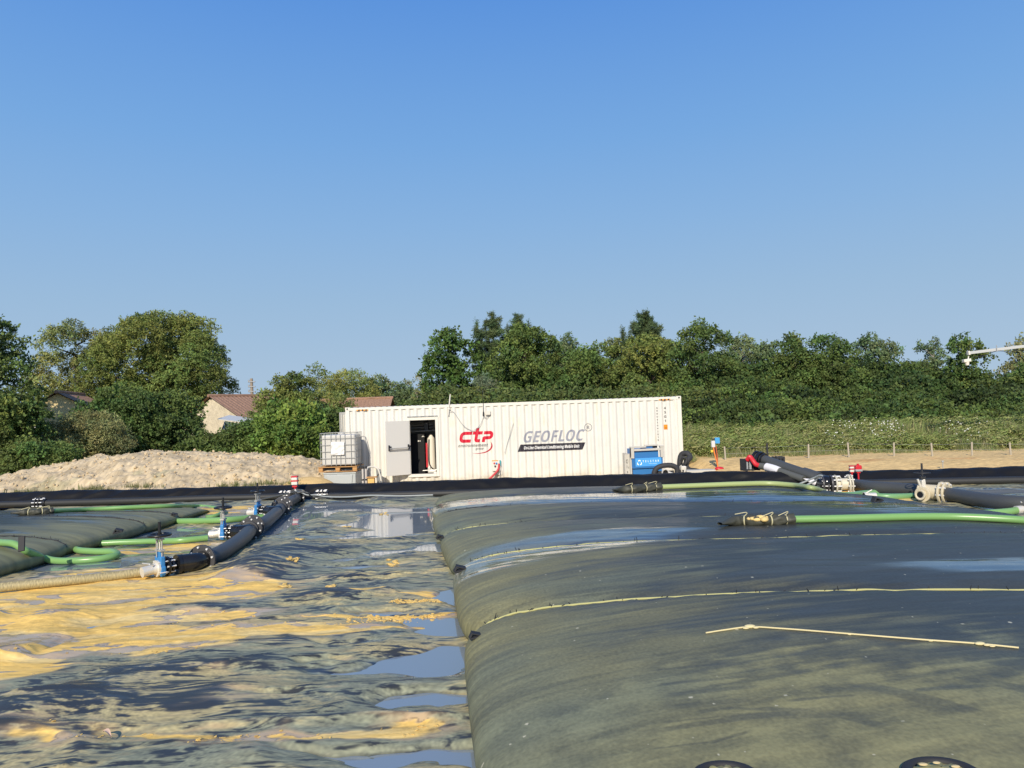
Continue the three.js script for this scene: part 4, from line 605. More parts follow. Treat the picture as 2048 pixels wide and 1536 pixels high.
{ // fittings on the container's front: antennas, junction box, cables, sockets, red hose
  const W = (x, y, z = .03) => C0.clone().add(V(x, y, z));
  one('pale_tube', 'short white tube standing above the container edge beside a thin looped cable', 'tube', [rod(W(3.73, 2.52), W(3.83, 3.28), .022), rbox(.09, .05, .06, W(3.76, 2.75).x, W(0, 2.75).y, CZ + .03, .01)], mats.white);
  const an = thing('antenna', 'thin dark whip antenna on the container edge', 'antenna', W(5.01, 2.45, .04)); part('base', [rod([0, 0, 0], [0, .16, 0], .032, .022)], mats.black, an); part('whip', [rod([0, .12, 0], [0, .95, 0], .010, .004)], mats.dark, an);
  one('junction_box', 'small grey junction box just right of the whip antenna', 'box', rbox(.17, .15, .08, W(5.18, 0).x, W(0, 2.56).y, CZ + .045, .012), mats.offwhite);
  one('cable', 'thin cable looping across the container above the red logo', 'cable', hose([W(3.75, 2.66), W(3.9, 2.65), W(4.25, 2.16), W(4.5, 1.97), W(4.7, 1.97), W(4.88, 2.15), W(5.02, 2.4), W(5.12, 2.38), W(5.18, 2.47)], .009, 90, 6), mats.grey);
  one('thin_rod', 'thin grey rod leaning diagonally on the container left of the banner', 'rod', rod(W(5.72, 1.08), W(6.08, 2.16), .008), mats.grey);
  const b = thing('socket_box', 'small wall box with coloured sockets and a red hose hanging from it', 'electrical box', W(5.42, .45, .04));
  part('case', [rbox(.30, .36, .10, 0, .18, 0, .015)], mats.white, b); part('orange_trim', [rbox(.22, .03, .11, -.05, .375, .002, .006)], mats.orange, b); part('teal_trim', [rbox(.05, .20, .114, .135, .285, .003, .006)], M(.05, .35, .38, .5), b);
  part('socket', [rod([-.08, .29, .05], [-.08, .29, .085], .03)], mats.red, b); part('socket', [rod([.0, .28, .05], [.0, .28, .085], .035)], mats.blue, b); part('socket', [rod([-.05, .18, .05], [-.05, .18, .085], .035)], mats.dark, b); part('skirt', [rbox(.36, .16, .012, .02, -.06, -.03, .004)], mats.offwhite, b);
  one('red_hose', 'red hose hanging from the socket box down behind the berm', 'hose', hose([W(5.52, .72, .1), W(5.48, .52, .14), W(5.28, .30, .2), W(5.05, .12, .26), W(4.9, .02, .32), W(4.7, -.02, .4)], .038, 50, 10), mats.redHose);
  one('cable', 'thin dark cables hanging below the socket box', 'cable', [...hose([W(5.50, .7, .1), W(5.54, .4, .12), W(5.47, .05, .12)], .014, 30, 6), ...hose([W(5.42, .4, .1), W(5.33, .2, .12), W(5.45, .0, .12)], .008, 30, 6)], mats.grey);
}
// ---------------------------------------------------------------- white tank in its cage, pallet, bin and clutter left of the container
{
  const z = 25.9, c = D(677, 933, z), top = D(677, 866, z), w = 1.22, dp = 1.0, y0 = c.y, h = top.y - y0;
  const t = thing('caged_tank', 'white plastic liquid tank in a galvanised cage with a crumpled white label', 'liquid tank', [c.x, y0, c.z], -.02);
  part('bottle', [rbox(w - .06, h - .10, dp - .06, 0, h / 2 - .01, -dp / 2, .06), rod([0, h - .08, -dp / 2], [0, h + .005, -dp / 2], .12, .12, 20)], M(.53, .51, .47, .5), t);
  const cage = [], rb = .009, xs = [-.5, -.37, -.2, -.06, .065, .2, .37, .49], ys = [.06, .25, .45, .65, .84, 1.0].map(k => k * h);
  for (const x of xs) for (const zz of [.01, -dp - .01]) cage.push(rod([x * w, .02, zz], [x * w, h, zz], rb, rb, 6));
  for (const y of ys) { for (const zz of [.02, -dp - .02]) cage.push(rod([-w / 2, y, zz], [w / 2, y, zz], rb, rb, 6)); for (const x of [-w / 2, w / 2]) cage.push(rod([x, y, .01], [x, y, -dp], rb, rb, 6)); }
  for (const k of [.2, .4, .6, .8]) for (const x of [-w / 2, w / 2]) cage.push(rod([x, .02, -dp * k], [x, h, -dp * k], rb, rb, 6));
  bits('cage', cage, M(.36, .36, .34, .5), t);
  part('label_sheet', grid(20, 20, (u, v) => [-.19 * w + u * .37 * w, h * .34 + v * .40 * h, .04 + .035 * noise(u * 3, v * 3) + (v < .45 ? .03 * noise(u * 5 + 3, v * 4) : 0)]), M(.74, .72, .69, .6), t);
  const pl = thing('wooden_pallet', 'orange-brown wooden pallet between the caged tank and the grey bin', 'pallet', [c.x - .02, y0 - .19, c.z], -.02);
  for (let i = 0; i < 5; i++) part('deck_board', rbox(w + .12, .022, .14, 0, .175, .02 - i * .25, .004), mats.wood, pl);
  for (const x of [-.56, 0, .56]) part('block', rbox(.15, .10, .12, x * 1.05, .105, 0, .006), mats.wood, pl);
  for (const x of [-.56, 0, .56]) part('runner', rbox(.12, .02, 1.1, x * 1.05, .04, -.5, .004), mats.wood, pl);
  part('bottom_board', rbox(w + .12, .022, .1, 0, .022, .005, .004), mats.wood, pl);
  part('shade_sheet', box(w, .10, .02, 0, .105, -.3), mats.dark, pl);  // dark sheet standing in for the shade between the boards
  const by = y0 - .205, bb = thing('grey_bin', 'pale grey plastic storage bin under the wooden pallet', 'bin', [c.x + .03, by - .75, c.z + .02], -.02);
  part('bin_body', [rbox(1.1, .73, .95, 0, .365, -.5, .03)], M(.40, .42, .41, .5), bb); part('rim', [rbox(1.14, .05, .99, 0, .72, -.5, .015)], M(.42, .44, .43, .5), bb);
  part('raised_panel', [new THREE.ExtrudeGeometry(new THREE.Shape([[-.44, .62], [.44, .62], [.38, .08], [-.38, .08]].map(p => new THREE.Vector2(...p))), { depth: .02, bevelSize: .012, bevelThickness: .01, bevelSegments: 2 }).translate(0, .03, -.022)], M(.41, .43, .42, .5), bb);
  part('handle_slot', [rbox(.26, .03, .02, -.24, .67, -.02, .005), rbox(.24, .03, .02, .22, .67, -.02, .005)], mats.grey, bb);
  const s = (u, v) => D(u, v, 25.6);
  const tp = thing('twin_standpipes', 'pair of pale standpipes with dark caps between bin and container', 'pipes', s(729, 968).toArray());
  for (const x of [-.05, .06]) { const p = part('standpipe', [rod([x, 0, 0], [x, .55, 0], .035)], M(.5, .46, .42, .5), tp); part('cap', [rod([x, .52, 0], [x, .60, 0], .045)], mats.dark, p); part('collar', [rod([x, .12, 0], [x, .17, 0], .042)], mats.dark, p); }
  part('lever', [rod([-.2, .55, -.1], [-.08, .72, -.1], .018)], mats.dark, tp);
  one('pale_hose', 'whitish hose arching from the bin area to the ground by the container', 'hose', hose([D(733, 940, 25.9), D(736, 935, 26), D(748, 934, 26.1), D(755, 937, 26.1), D(759, 947, 26.1), D(763, 966, 26.1)], .032, 50, 10), mats.offwhite);
  const bx = s(743, 968), ob = thing('small_crate', 'small orange wooden crate with a plank lid beside the standpipes', 'crate', [bx.x, bx.y, bx.z]); part('crate_body', [rbox(.22, .20, .2, 0, .1, 0, .008)], M(.66, .42, .14, .8), ob); part('lid', [rbox(.34, .03, .3, .02, .235, 0, .006)], mats.wood, ob);
  const pk = D(717, 962, 26.5); one('shade_panel', 'bluish-grey board added for the shaded patch between the grey bin and the container', 'panel', rbox(.02, .6, .4, D(758, 950, 26.6).x, D(758, 955, 26.6).y, -26.6, .006, [0, .6, .05]), mats.grey);  // grey panel put in for the bluish shade below the hose arch
}
// ---------------------------------------------------------------- blue pump tank, couplings and coils at the container's right end
{
  const z = 25.4, b0 = D(1296, 956, z), t = thing('blue_pump_tank', 'blue steel tank in a grey frame with a light blue nameplate, before the container', 'tank', [b0.x, b0.y, b0.z], .16);
  const w = 1.06;
  part('tank_body', [rbox(w * .96, .62, .9, 0, .31, -.45, .01), rbox(w * .80, .36, .8, 0, .80, -.45, .01)], M(.035, .17, .42, .42), t);
  part('ledge', [rbox(w * 1.02, .34, .06, .0, .52, .0, .01), rbox(w * 1.0, .05, .10, 0, .36, .01, .01)], M(.03, .15, .38, .42), t);
  const cv = document.createElement('canvas'); cv.width = 512; cv.height = 144; { const c = cv.getContext('2d'); c.fillStyle = '#4f9fe0'; c.fillRect(0, 0, 512, 144); c.fillStyle = '#eef4fa'; c.font = 'bold 46px sans-serif'; 'TELSTAR'.split('').forEach((ch, i) => c.fillText(ch, 142 + i * 49, 74)); c.font = '18px sans-serif'; c.globalAlpha = .7; c.fillRect(262, 98, 60, 6); c.fillRect(330, 98, 96, 6); c.globalAlpha = 1; c.lineWidth = 17; c.strokeStyle = '#eef4fa'; c.lineCap = 'round'; for (const a of [0, 2.09, 4.19]) { c.beginPath(); c.arc(78 + Math.sin(a) * 22, 80 - Math.cos(a) * 22, 20, a - 2.6, a - .5); c.stroke(); } }
  const tx = new THREE.CanvasTexture(cv); tx.colorSpace = THREE.SRGBColorSpace;
  part('nameplate', [new THREE.PlaneGeometry(w * .86, .28).translate(.03, .54, .034)], new THREE.MeshStandardMaterial({ map: tx, roughness: .4 }), t);
  const gf = M(.52, .49, .43, .5);
  for (const x of [-.52, .52]) { const p = part('frame_post', [rbox(.11, .36, .12, x, .86, .0, .01), rbox(.14, .05, .14, x, 1.05, .0, .01)], gf, t); if (x < 0) bits('fixings', [rbox(.05, .26, .05, x - .06, .92, .03, .01), rbox(.03, .08, .05, x - .075, .78, .05, .01)], mats.dark, p); }
  part('top_bar', [rbox(w * .92, .07, .06, 0, .955, .01, .008)], gf, t); part('top_bar', [rbox(w * .42, .06, .06, -.22, 1.05, -.08, .008), rbox(w * .46, .05, .06, .2, 1.09, -.10, .008)], gf, t);
  part('gap_shade', [box(.2, .08, .02, .34, 1.03, -.2)], mats.dark, t); part('pipe_end', [rbox(.42, .09, .1, .04, 1.03, -.16, .01)], M(.05, .16, .36, .4), t);  // first box is a dark strip standing in for shade behind the bars
  const sp = part('side_panel', [rbox(.06, .82, .85, -.56, .42, -.45, .01), rbox(.18, .80, .05, -.66, .42, -.14, .01)], gf, t); bits('slots', [rbox(.012, .12, .01, -.70, .58, -.112, .004), rbox(.012, .10, .01, -.68, .40, -.112, .004), rbox(.015, .06, .01, -.62, .37, -.112, .004), rbox(.02, .07, .01, -.67, .22, -.112, .004), ...[new THREE.TorusGeometry(.06, .007, 6, 18).scale(.5, 1, 1).translate(-.67, .58, -.110)]], mats.dark, sp);
  const m0 = D(1331, 951, 24.9), rr = thing('suction_hose_end', 'black rubber hose arch with a pale ring coupling in front of the blue tank', 'hose', [m0.x, m0.y, m0.z]);
  part('rubber_arch', [...hose([[-.36, -.12, 0], [-.37, .10, 0], [-.26, .26, 0], [0, .33, 0], [.26, .31, 0], [.38, .22, 0], [.37, -.1, .0]], .085, 60, 16), box(.62, .2, .02, 0, .05, -.09)], mats.rubber, rr);
  part('ring_coupling', [disc([-.02, .10, .1], [0, 0, 1], .125, .10, 30, .085)], M(.66, .64, .60, .4, .3), rr); part('bore', [disc([-.02, .10, .07], [0, 0, 1], .086, .02, 24)], mats.black, rr);
  part('fitting', [rbox(.22, .06, .08, .2, .07, .1, .02, [0, 0, -.4]), rbox(.1, .03, .06, -.22, .06, .09, .01, [0, 0, .3])], M(.6, .58, .55, .4, .3), rr);
  const q = (u, v, zz) => D(u, v, zz);
  one('ribbed_hose', 'heap of black ribbed hose coiled at the container\'s right corner', 'hose', [...hose([q(1362, 946, 26.3), q(1360, 925, 26.3), q(1364, 909, 26.3), q(1374, 907, 26.2), q(1380, 914, 26.1), q(1374, 922, 26.0), q(1372, 932, 26), q(1378, 940, 25.9), q(1390, 942, 25.8), q(1398, 944, 25.8)], .10, 110, 14), ...hose([q(1363, 922, 25.9), q(1367, 915, 25.8), q(1373, 918, 25.8), q(1371, 927, 25.8), q(1365, 930, 25.9)], .05, 40, 10)], mats.rubber);
  one('small_pump', 'small pale and black pump parts beneath the coiled ribbed hose', 'pump', [rbox(.2, .14, .2, q(1366, 935, 25.6).x, q(1366, 936, 25.6).y, -25.6, .03), rod(q(1369, 946, 25.5), q(1371, 934, 25.5), .03), rod(q(1364, 944, 25.5), q(1362, 930, 25.5), .02)], mats.alu);
  one('concrete_kerb', 'low pale concrete strip on the ground right of the coiled hose', 'slab', rbox(1.7, .22, .5, q(1420, 943, 25.6).x, q(1420, 945, 25.6).y, -25.6, .02), mats.concrete);
  const cp = q(1429, 936, 25.4), cb = thing('control_post', 'blue and grey control boxes on a slim post with orange cables', 'control box', [cp.x + .1, cp.y - .05, cp.z]);
  part('post', [rod([0, 0, 0], [-.06, .85, 0], .018)], mats.dark, cb); part('grey_box', [rbox(.12, .22, .1, -.12, .86, .04, .015)], M(.62, .60, .58, .5), cb); part('blue_box', [rbox(.16, .20, .12, .03, .97, 0, .015)], M(.06, .32, .62, .4), cb); part('aerial', [rbox(.10, .05, .06, -.1, 1.02, 0, .01)], mats.dark, cb);
  part('orange_cable', hose([[-.12, .76, .05], [-.08, .5, .05], [-.02, .25, .05], [.03, .02, .06], [.14, -.02, .06]], .024, 40, 8), M(.75, .22, .05, .5), cb); part('orange_cable', hose([[-.03, .8, .02], [0, .5, .03], [.0, .2, .04], [-.03, .0, .05]], .02, 40, 8), M(.45, .10, .04, .5), cb); part('yellow_tag', [rbox(.08, .08, .02, -.17, .62, .05, .01)], M(.75, .5, .05, .5), cb);
  part('cable_heap', [new THREE.IcosahedronGeometry(.13, 2).scale(1.2, .5, .8).translate(.05, .03, .05)], mats.red, cb);
}
let nLeaf = 0;
// ---------------------------------------------------------------- fence on the sand bank
{
  const pix = [[1450, 26.9], [1616, 26.7], [1697, 26.6], [1787, 26.4], [1864, 26.2], [1943, 26.0], [2021, 25.8]], f = thing('wire_fence', 'row of short pale wooden posts with thin wires along the sand bank', 'fence', [0, 0, 0]), tops = [];
  const woodP = M(.40, .35, .27, .9);
  pix.forEach(([u, z], i) => { const x = D(u, 890, z).x, y = bankH(x, -z) - .1, h = (D(u, [893, 888, 885, 885, 886, 884, 885][i], z).y) - y; part('fence_post', [rod([x, y, -z], [x + (i % 2 ? .02 : -.02), y + h, -z], .032, .03, 10)], woodP, f); tops.push(V(x, y + h - .06, -z)); });
  tops.push(tops[6].clone().add(V(1.5, -.02, .2)), tops[6].clone().add(V(6, -.05, .8)));
  for (const d of [0, .2]) part('wire', hose(tops.map(p => V(p.x, p.y - d, p.z)), .003, 60, 4).slice(0, 1), mats.grey, f);
  const p = D(1536, 925, 24), q = D(1534, 886, 24); one('black_stake', 'thin black stake upright on the sand behind the sloping pipe', 'stake', rod(p, q, .03), mats.dark);
  const m = D(1886, 930, 23.4); const s = thing('marker_stake', 'tiny grey marker stake on the sand bank face', 'stake', [m.x, m.y - .1, m.z]); part('stake', [rod([0, 0, 0], [0, .2, 0], .012)], mats.grey, s); part('cap', [rbox(.07, .05, .04, 0, .21, 0, .01)], mats.grey, s);
}
// ---------------------------------------------------------------- houses, pole and boom
function house(name, label, x, y, z, w, l, hw, rise, ry, wallM, roofM, o = {}) {
  const t = thing(name, label, 'house', [x, y, z], ry);
  const s = new THREE.Shape([[-w / 2, 0], [w / 2, 0], [w / 2, hw], [0, hw + rise], [-w / 2, hw]].map(p => new THREE.Vector2(...p)));
  part('wall', [new THREE.ExtrudeGeometry(s, { depth: l, bevelEnabled: false }).translate(0, 0, -l)], wallM, t);
  const sl = Math.hypot(w / 2, rise), n = Math.round(l / .30), ov = .25;
  for (const sd of [-1, 1]) part('roof', grid(n * 6, 14, (u, v) => { const z2 = .25 - u * (l + .5), k = v * (sl + ov), dn = rise / sl, ds = w / 2 / sl; const wav = .045 * Math.abs(Math.sin(z2 / .30 * Math.PI)) + .02 * (v * 14 % 1) + .012 * noise(z2 * 3, k * 3); return [sd * k * ds, hw + rise + .06 - k * dn + wav, z2]; }), roofM, t);
  part('ridge', [rod([0, hw + rise + .10, .3], [0, hw + rise + .10, -l - .3], .11, .11, 8)], roofM, t);
  if (o.win) for (const [wx, wy, ww, wh] of o.win) { const f = part('window', [box(ww, wh, .06, wx, wy, .02)], mats.doorGrey, t); part('pane', [box(ww * .8, wh * .85, .04, wx, wy, .05)], mats.black, f); }
  return t;
}
const tile = dataTex(256, 256, (i, j) => { const n = fbm(i / 14, j / 14, 4), f = noise(i / 3.1, j / 3.3); const t = 1 + n * .7 + f * .3; return [.31 * t, .18 * t, .115 * t].map(c => enc(clamp(c))); }, 3, true, true); tile.repeat.set(.5, .5);
const tileM = new THREE.MeshStandardMaterial({ map: tile, roughness: .9, side: THREE.DoubleSide });
const stoneT = dataTex(256, 256, (i, j) => { const n = fbm(i / 9, j / 9, 4), f = fbm(i / 40 + 4, j / 40, 3); const t = 1 + n * .35 + f * .3; return [.62 * t, .53 * t, .38 * t].map(c => enc(clamp(c))); }, 3, true, true); stoneT.repeat.set(.4, .4);
const stoneM = new THREE.MeshStandardMaterial({ map: stoneT, roughness: .95, side: THREE.DoubleSide });
{
  const a = D(424, 796, 50); house('stone_house', 'pale stone gable house with brown tiled roof, left behind bushes', a.x, -.2, a.z, 7.2, 8, a.y - 1.55 + .2, 1.6, -.62, stoneM, tileM, {});
  const b = D(115, 800, 46); house('yellow_house', 'pale yellow rendered house glimpsed between the left trees', b.x, -.2, b.z, 5, 5, b.y - .8, 1.4, .25, M(.70, .55, .28, .9), tileM, { win: [[-1.2, 2.2, .8, 1.0]] });
  const c = D(788, 800, 62); const ch = house('tiled_farmhouse', 'low farmhouse with long red tiled roof and orange brick wall above the container\'s left end', c.x, -.2, c.z + 2.2, 5.2, 5.7, c.y - 1.3 + .2, 1.35, Math.PI / 2, M(.62, .27, .11, .9), tileM);
  part('eave_board', [box(.05, .12, 5.9, 2.62, c.y - 1.28 + .2, -2.85)], stoneM, ch);
  const g = D(455, 862, 46), cn = thing('canopy', 'small shelter with pale sheet roof and green side beside the stone house', 'shelter', [g.x, g.y - 2, g.z]);
  part('roof_sheet', [box(2.4, .05, 1.8, .95, 2.66, 0, [.12, 0, -.16])], M(.55, .56, .55, .5), cn); part('side_panel', [new THREE.ExtrudeGeometry(new THREE.Shape([[-.1, 1.9], [.2, 2.62], [1.9, 2.25], [1.9, 1.9]].map(p => new THREE.Vector2(...p))), { depth: .04, bevelEnabled: false }).translate(0, 0, .9)], M(.06, .10, .07, .6), cn); part('pole', [rod([-.12, 0, .9], [.2, 2.65, .95], .035), rod([1.9, 0, .9], [1.9, 2.3, .9], .035)], mats.offwhite, cn);
  const pb = D(506, 815, 54), pt = D(501, 757, 54), pole = thing('utility_pole', 'weathered wooden utility pole rising beside the stone house roof', 'utility pole', [pb.x, -.2, pb.z]);
  part('shaft', [rod([0, 0, 0], [pt.x - pb.x + .06, pt.y + .2, 0], .15, .10, 12)], M(.30, .24, .18, .9), pole); for (let i = 0; i < 3; i++) part('insulator', [rod([-.28, pt.y - .05 - i * .35, .1], [.22, pt.y - .05 - i * .35, .1], .04), rod([-.24, pt.y - .05 - i * .35, .1], [-.24, pt.y + .1 - i * .35, .1], .05)], mats.grey, pole);
  const z = 27, b0 = D(1937, 706, z), b1 = D(2052, 692, z), dir = b1.clone().sub(b0).normalize(), far = b1.clone().addScaledVector(dir, 2.2), bm = thing('white_boom', 'white metal boom arm reaching in from the right with a hanging camera head', 'boom arm', [far.x, -.1, far.z]);
  const L = p => [p.x - far.x, p.y + .1, p.z - far.z];
  const len = b0.distanceTo(far), q = new THREE.Quaternion().setFromUnitVectors(V(1, 0, 0), dir), mid = b0.clone().lerp(far, .5);
  part('arm', [new RoundedBoxGeometry(len, .105, .10, 2, .01).applyQuaternion(q).translate(...L(mid))], M(.45, .46, .46, .5), bm); part('end_cap', [new RoundedBoxGeometry(.06, .15, .14, 2, .01).applyQuaternion(q).translate(...L(b0))], mats.white, bm);
  part('head', [rbox(.26, .11, .16, b0.x - far.x - .08, b0.y - .17, 0, .015, [0, 0, .12]), rod([b0.x - far.x - .07, b0.y - .22, 0], [b0.x - far.x - .06, b0.y - .34, 0], .075, .06, 16), rod([b0.x - far.x + .0, b0.y - .02, 0], [b0.x - far.x - .02, b0.y - .12, 0], .02)], mats.white, bm);
  part('cable', hose([[b0.x - far.x + .1, b0.y - .05, .06], [b0.x - far.x + .5, b0.y - .02, .06], [b0.x - far.x + .98, b0.y + .13, .06], [b0.x - far.x + 1.4, b0.y + .11, .06], [-.1, far.y - .1, .06]], .012, 60, 6), mats.dark, bm); part('clip', [rod([b0.x - far.x + .98, b0.y + .1, .08], [b0.x - far.x + .98, b0.y + .34, .08], .014)], mats.grey, bm);
  part('mast', [rod([0, 0, 0], [0, far.y + .4, 0], .12, .08, 16)], mats.white, bm);
}
// ---------------------------------------------------------------- trees, bushes, hedge and grass
function clump(seed, n, lw, ll, spread) {           // a spray of leaves within a unit ball
  const r = rng(seed), pos = [], nor = [], idx = [];
  for (let i = 0; i < n; i++) {
    const d = V(r() * 2 - 1, r() * 2 - 1, r() * 2 - 1).normalize(), c = d.clone().multiplyScalar(spread * Math.pow(r(), .5)), a = V(r() * 2 - 1, r() * 1.2 - .8, r() * 2 - 1).normalize(), s = a.clone().cross(V(r() * 2 - 1, r() * 2 - 1, r() * 2 - 1)).normalize(), up = a.clone().cross(s);
    const l = ll * (.7 + .6 * r()), w = lw * (.7 + .6 * r()), k = pos.length / 3, nn = up.clone().multiplyScalar(.6).add(d.clone().multiplyScalar(.5)).normalize();
    const P4 = [c.clone(), c.clone().addScaledVector(a, l * .5).addScaledVector(s, w * .5).addScaledVector(up, -w * .12), c.clone().addScaledVector(a, l), c.clone().addScaledVector(a, l * .5).addScaledVector(s, -w * .5).addScaledVector(up, -w * .12)];
    for (const p of P4) { pos.push(p.x, p.y, p.z); nor.push(nn.x, nn.y, nn.z); }
    idx.push(k, k + 1, k + 2, k, k + 2, k + 3);
  }
  const g = new THREE.BufferGeometry(); g.setAttribute('position', new THREE.Float32BufferAttribute(pos, 3)); g.setAttribute('uv', new THREE.Float32BufferAttribute(new Float32Array(pos.length / 3 * 2), 2)); g.setIndex(idx); g.computeVertexNormals(); return g;
}
const CL_BROAD = [clump(1, 12, .38, .56, .72), clump(2, 12, .34, .6, .76), clump(3, 14, .32, .5, .8)], CL_FINE = clump(4, 18, .17, .6, .75), CL_NEED = clump(5, 20, .13, .75, .55);
const leafM = new THREE.MeshPhysicalMaterial({ color: 0xffffff, roughness: .72, transmission: .22, thickness: 0, side: THREE.DoubleSide, specularIntensity: .5 });
const barkM = M(.10, .08, .06, .95), barkPale = M(.30, .27, .22, .95);
function foliage(name, lobes, o, parent) {            // leaf sprays on the shells of many lobes
  const r = rng(o.seed), list = [], cols = [], m = new THREE.Matrix4(), q = new THREE.Quaternion(), e = new THREE.Euler(), base = RGB(...o.col.map(k => k * 1.45)), c = new THREE.Color();
  for (const L of lobes) {
    const n = Math.round(2.3 * o.dens * (L.rx * L.ry + L.rx * L.rz + L.ry * L.rz) / 3 / (o.size * o.size)), tone = (o.shadeVary ?? .78) + (o.shadeVary ? 1.85 - 2 * o.shadeVary : .45) * r(), hue = (r() - .5) * .25;  // hedge only: wider lobe tones paint in its dark shadow gaps
    for (let i = 0; i < n; i++) {
      const z = r() * 2 - 1, th = r() * 6.2832, h = Math.sqrt(1 - z * z); let dx = h * Math.cos(th), dy = z, dz = h * Math.sin(th);
      if (dy < -.25 && r() < .55) dy = -dy;
      const bump = 1 + .30 * noise(dx * 2.2 + L.x, dy * 2.2 + dz * 2.2 + L.y), rr = (o.solid ? lerp(.5, 1, Math.sqrt(r())) : lerp(.25, 1, Math.pow(r(), .7))) * bump;
      const x = L.x + dx * L.rx * rr, y = L.y + dy * L.ry * rr, zz = L.z + dz * L.rz * rr; if (y < o.floor) continue;
      const s = o.size * (.6 + .8 * r()); e.set((r() - .5) * (o.upright ? .7 : 6), r() * 6.28, (r() - .5) * (o.upright ? .7 : 6));
      list.push(m.compose(V(x, y, zz), q.setFromEuler(e), V(s, s, s)).clone());
      const t = tone * (.72 + .6 * r()); c.copy(base); c.r *= t * (1 + hue + (r() - .5) * .3); c.g *= t; c.b *= t * (1 - hue * .4); cols.push(c.clone());
    }
  }
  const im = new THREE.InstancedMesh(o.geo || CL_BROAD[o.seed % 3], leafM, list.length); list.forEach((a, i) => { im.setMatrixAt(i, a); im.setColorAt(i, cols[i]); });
  im.name = name; im.castShadow = im.receiveShadow = true; (parent || scene).add(im); nLeaf += list.length; return im;
}

function tree(name, label, cat, u, vTop, wpx, z, o) {
  const top = D(u, vTop, z), gy = o.gy ?? -.1, H = top.y - gy, W = wpx * z / 1500, r = rng(o.seed), x0 = top.x;
  const t = thing(name, label, cat, [x0, gy, -z], 0, o.group), lobes = [], bot = (o.bot ?? .22) * H, mid = (H + bot) / 2, ry = (H - bot) / 2;
  const n = o.n ?? 22;
  const w0 = W * .5;
  for (let i = 0; i < n; i++) {
    const f = (i + .5) / n, el = Math.asin(1 - 2 * f), az = i * 2.39996 + r() * .8, k = (i % 4 === 0 ? .35 : .72) + r() * .12, s = (o.lobe ?? .30) * (.75 + .6 * r());
    const rx = w0 * s, yy = mid + Math.sin(el) * ry * k * 1.06, sh = o.shape ? o.shape((yy - bot) / (H - bot)) : 1;
    lobes.push({ x: Math.cos(el) * Math.cos(az) * w0 * k * sh, y: yy, z: Math.cos(el) * Math.sin(az) * w0 * k * sh * .9, rx: rx * Math.max(.5, sh) * 1.1, ry: Math.min(ry * .6, rx * (o.flat ?? .8)), rz: rx * Math.max(.5, sh) });
  }
  lobes.push({ x: (r() - .5) * w0 * .2, y: H - ry * .2, z: 0, rx: w0 * (o.lobe ?? .3) * 1.0, ry: ry * .2, rz: w0 * .3 });
  if (o.trunk !== 0) {
    const tr = W * .016 + .05, tk = [...hose([[0, -.2, 0], [.1 * r(), H * .25, .1], [W * .02, mid, 0], [0, H * .74, 0]], tr, 24, 8).slice(0, 1)];
    const tb = part('trunk', tk, o.bark || barkM, t);
    part('limb', lobes.filter((_, i) => i % (o.limbs ?? 3) === 0).map(l => { const b = V(0, Math.max(.5, Math.min(l.y - Math.abs(l.x) * .7, H * .8)), 0); return rod(b, [l.x * .95, l.y, l.z * .95], tr * .5, tr * .16, 6); }), o.bark || barkM, tb);
  }
  const im = foliage('crown', lobes, { seed: o.seed, dens: o.dens ?? 3.2, size: o.size ?? .24, col: o.col, floor: .02, geo: o.geo, solid: o.solid ?? true }, t);
  im.userData = { kind: 'stuff' }; return t;
}
function conifer(label, u, vTop, wpx, z, o) {
  const top = D(u, vTop, z), gy = -.1, H = top.y - gy, W = wpx * z / 1500, r = rng(o.seed), t = thing('conifer', label, 'conifer', [top.x, gy, -z], 0, o.group), lobes = [];
  part('trunk', [rod([0, 0, 0], [0, H, 0], .18, .02, 8)], barkM, t);
  for (let i = 0; i < (o.n ?? 120); i++) { const f = Math.pow(r(), .8), y = H * lerp(.98, .25, f), R = W * .5 * (.05 + .95 * Math.pow(f, .6)) * (.7 + .6 * Math.abs(noise(y * 1.3, o.seed * 3.1)) * 2), az = r() * 6.28, k = .2 + .75 * r(); lobes.push({ x: Math.cos(az) * R * k, y: y + .2 * k, z: Math.sin(az) * R * k, rx: .18 + .26 * f, ry: .12 + .14 * f, rz: .18 + .26 * f }); }
  for (let i = 0; i < 9; i++) lobes.push({ x: .12 * noise(i, 5), y: H - .15 - i * .16, z: 0, rx: .05 + .05 * i, ry: .2, rz: .05 + .05 * i });
  for (let i = 0; i < 4; i++) { const a = r() * 6.28, b = W * .16 * (1 + r()); for (let k = 0; k < 6; k++) lobes.push({ x: Math.cos(a) * b, y: H * (.94 - .05 * i) - k * .22, z: Math.sin(a) * b, rx: .05 + .05 * k, ry: .18, rz: .05 + .05 * k }); }
  foliage('crown', lobes, { seed: o.seed, dens: 7, size: .24, col: o.col, floor: 0, geo: CL_NEED, solid: false }, t).userData = { kind: 'stuff' };
}
const G = { oak: [.120, .150, .036], oakY: [.165, .175, .055], dark: [.068, .105, .026], mid: [.080, .118, .028], bright: [.115, .165, .030], lime: [.17, .19, .05], pale: [.19, .19, .075], blue: [.105, .145, .062], con: [.068, .098, .038], palecon: [.12, .15, .085] };
const TL = 'trees and bushes on the left', TC = 'trees behind the container', TR = 'slender trees in the right row';
tree('tree', 'tall dark tree cut by the left frame edge', 'tree', -38, 615, 200, 40, { n: 34, seed: 11, col: G.dark, bot: .05, group: TL, size: .30 });
tree('bush', 'bright green shrub low at the left frame edge', 'bush', 20, 775, 130, 34, { seed: 12, col: G.mid, bot: 0, trunk: 0, lobe: .42, group: TL, size: .24, dens: 4 });
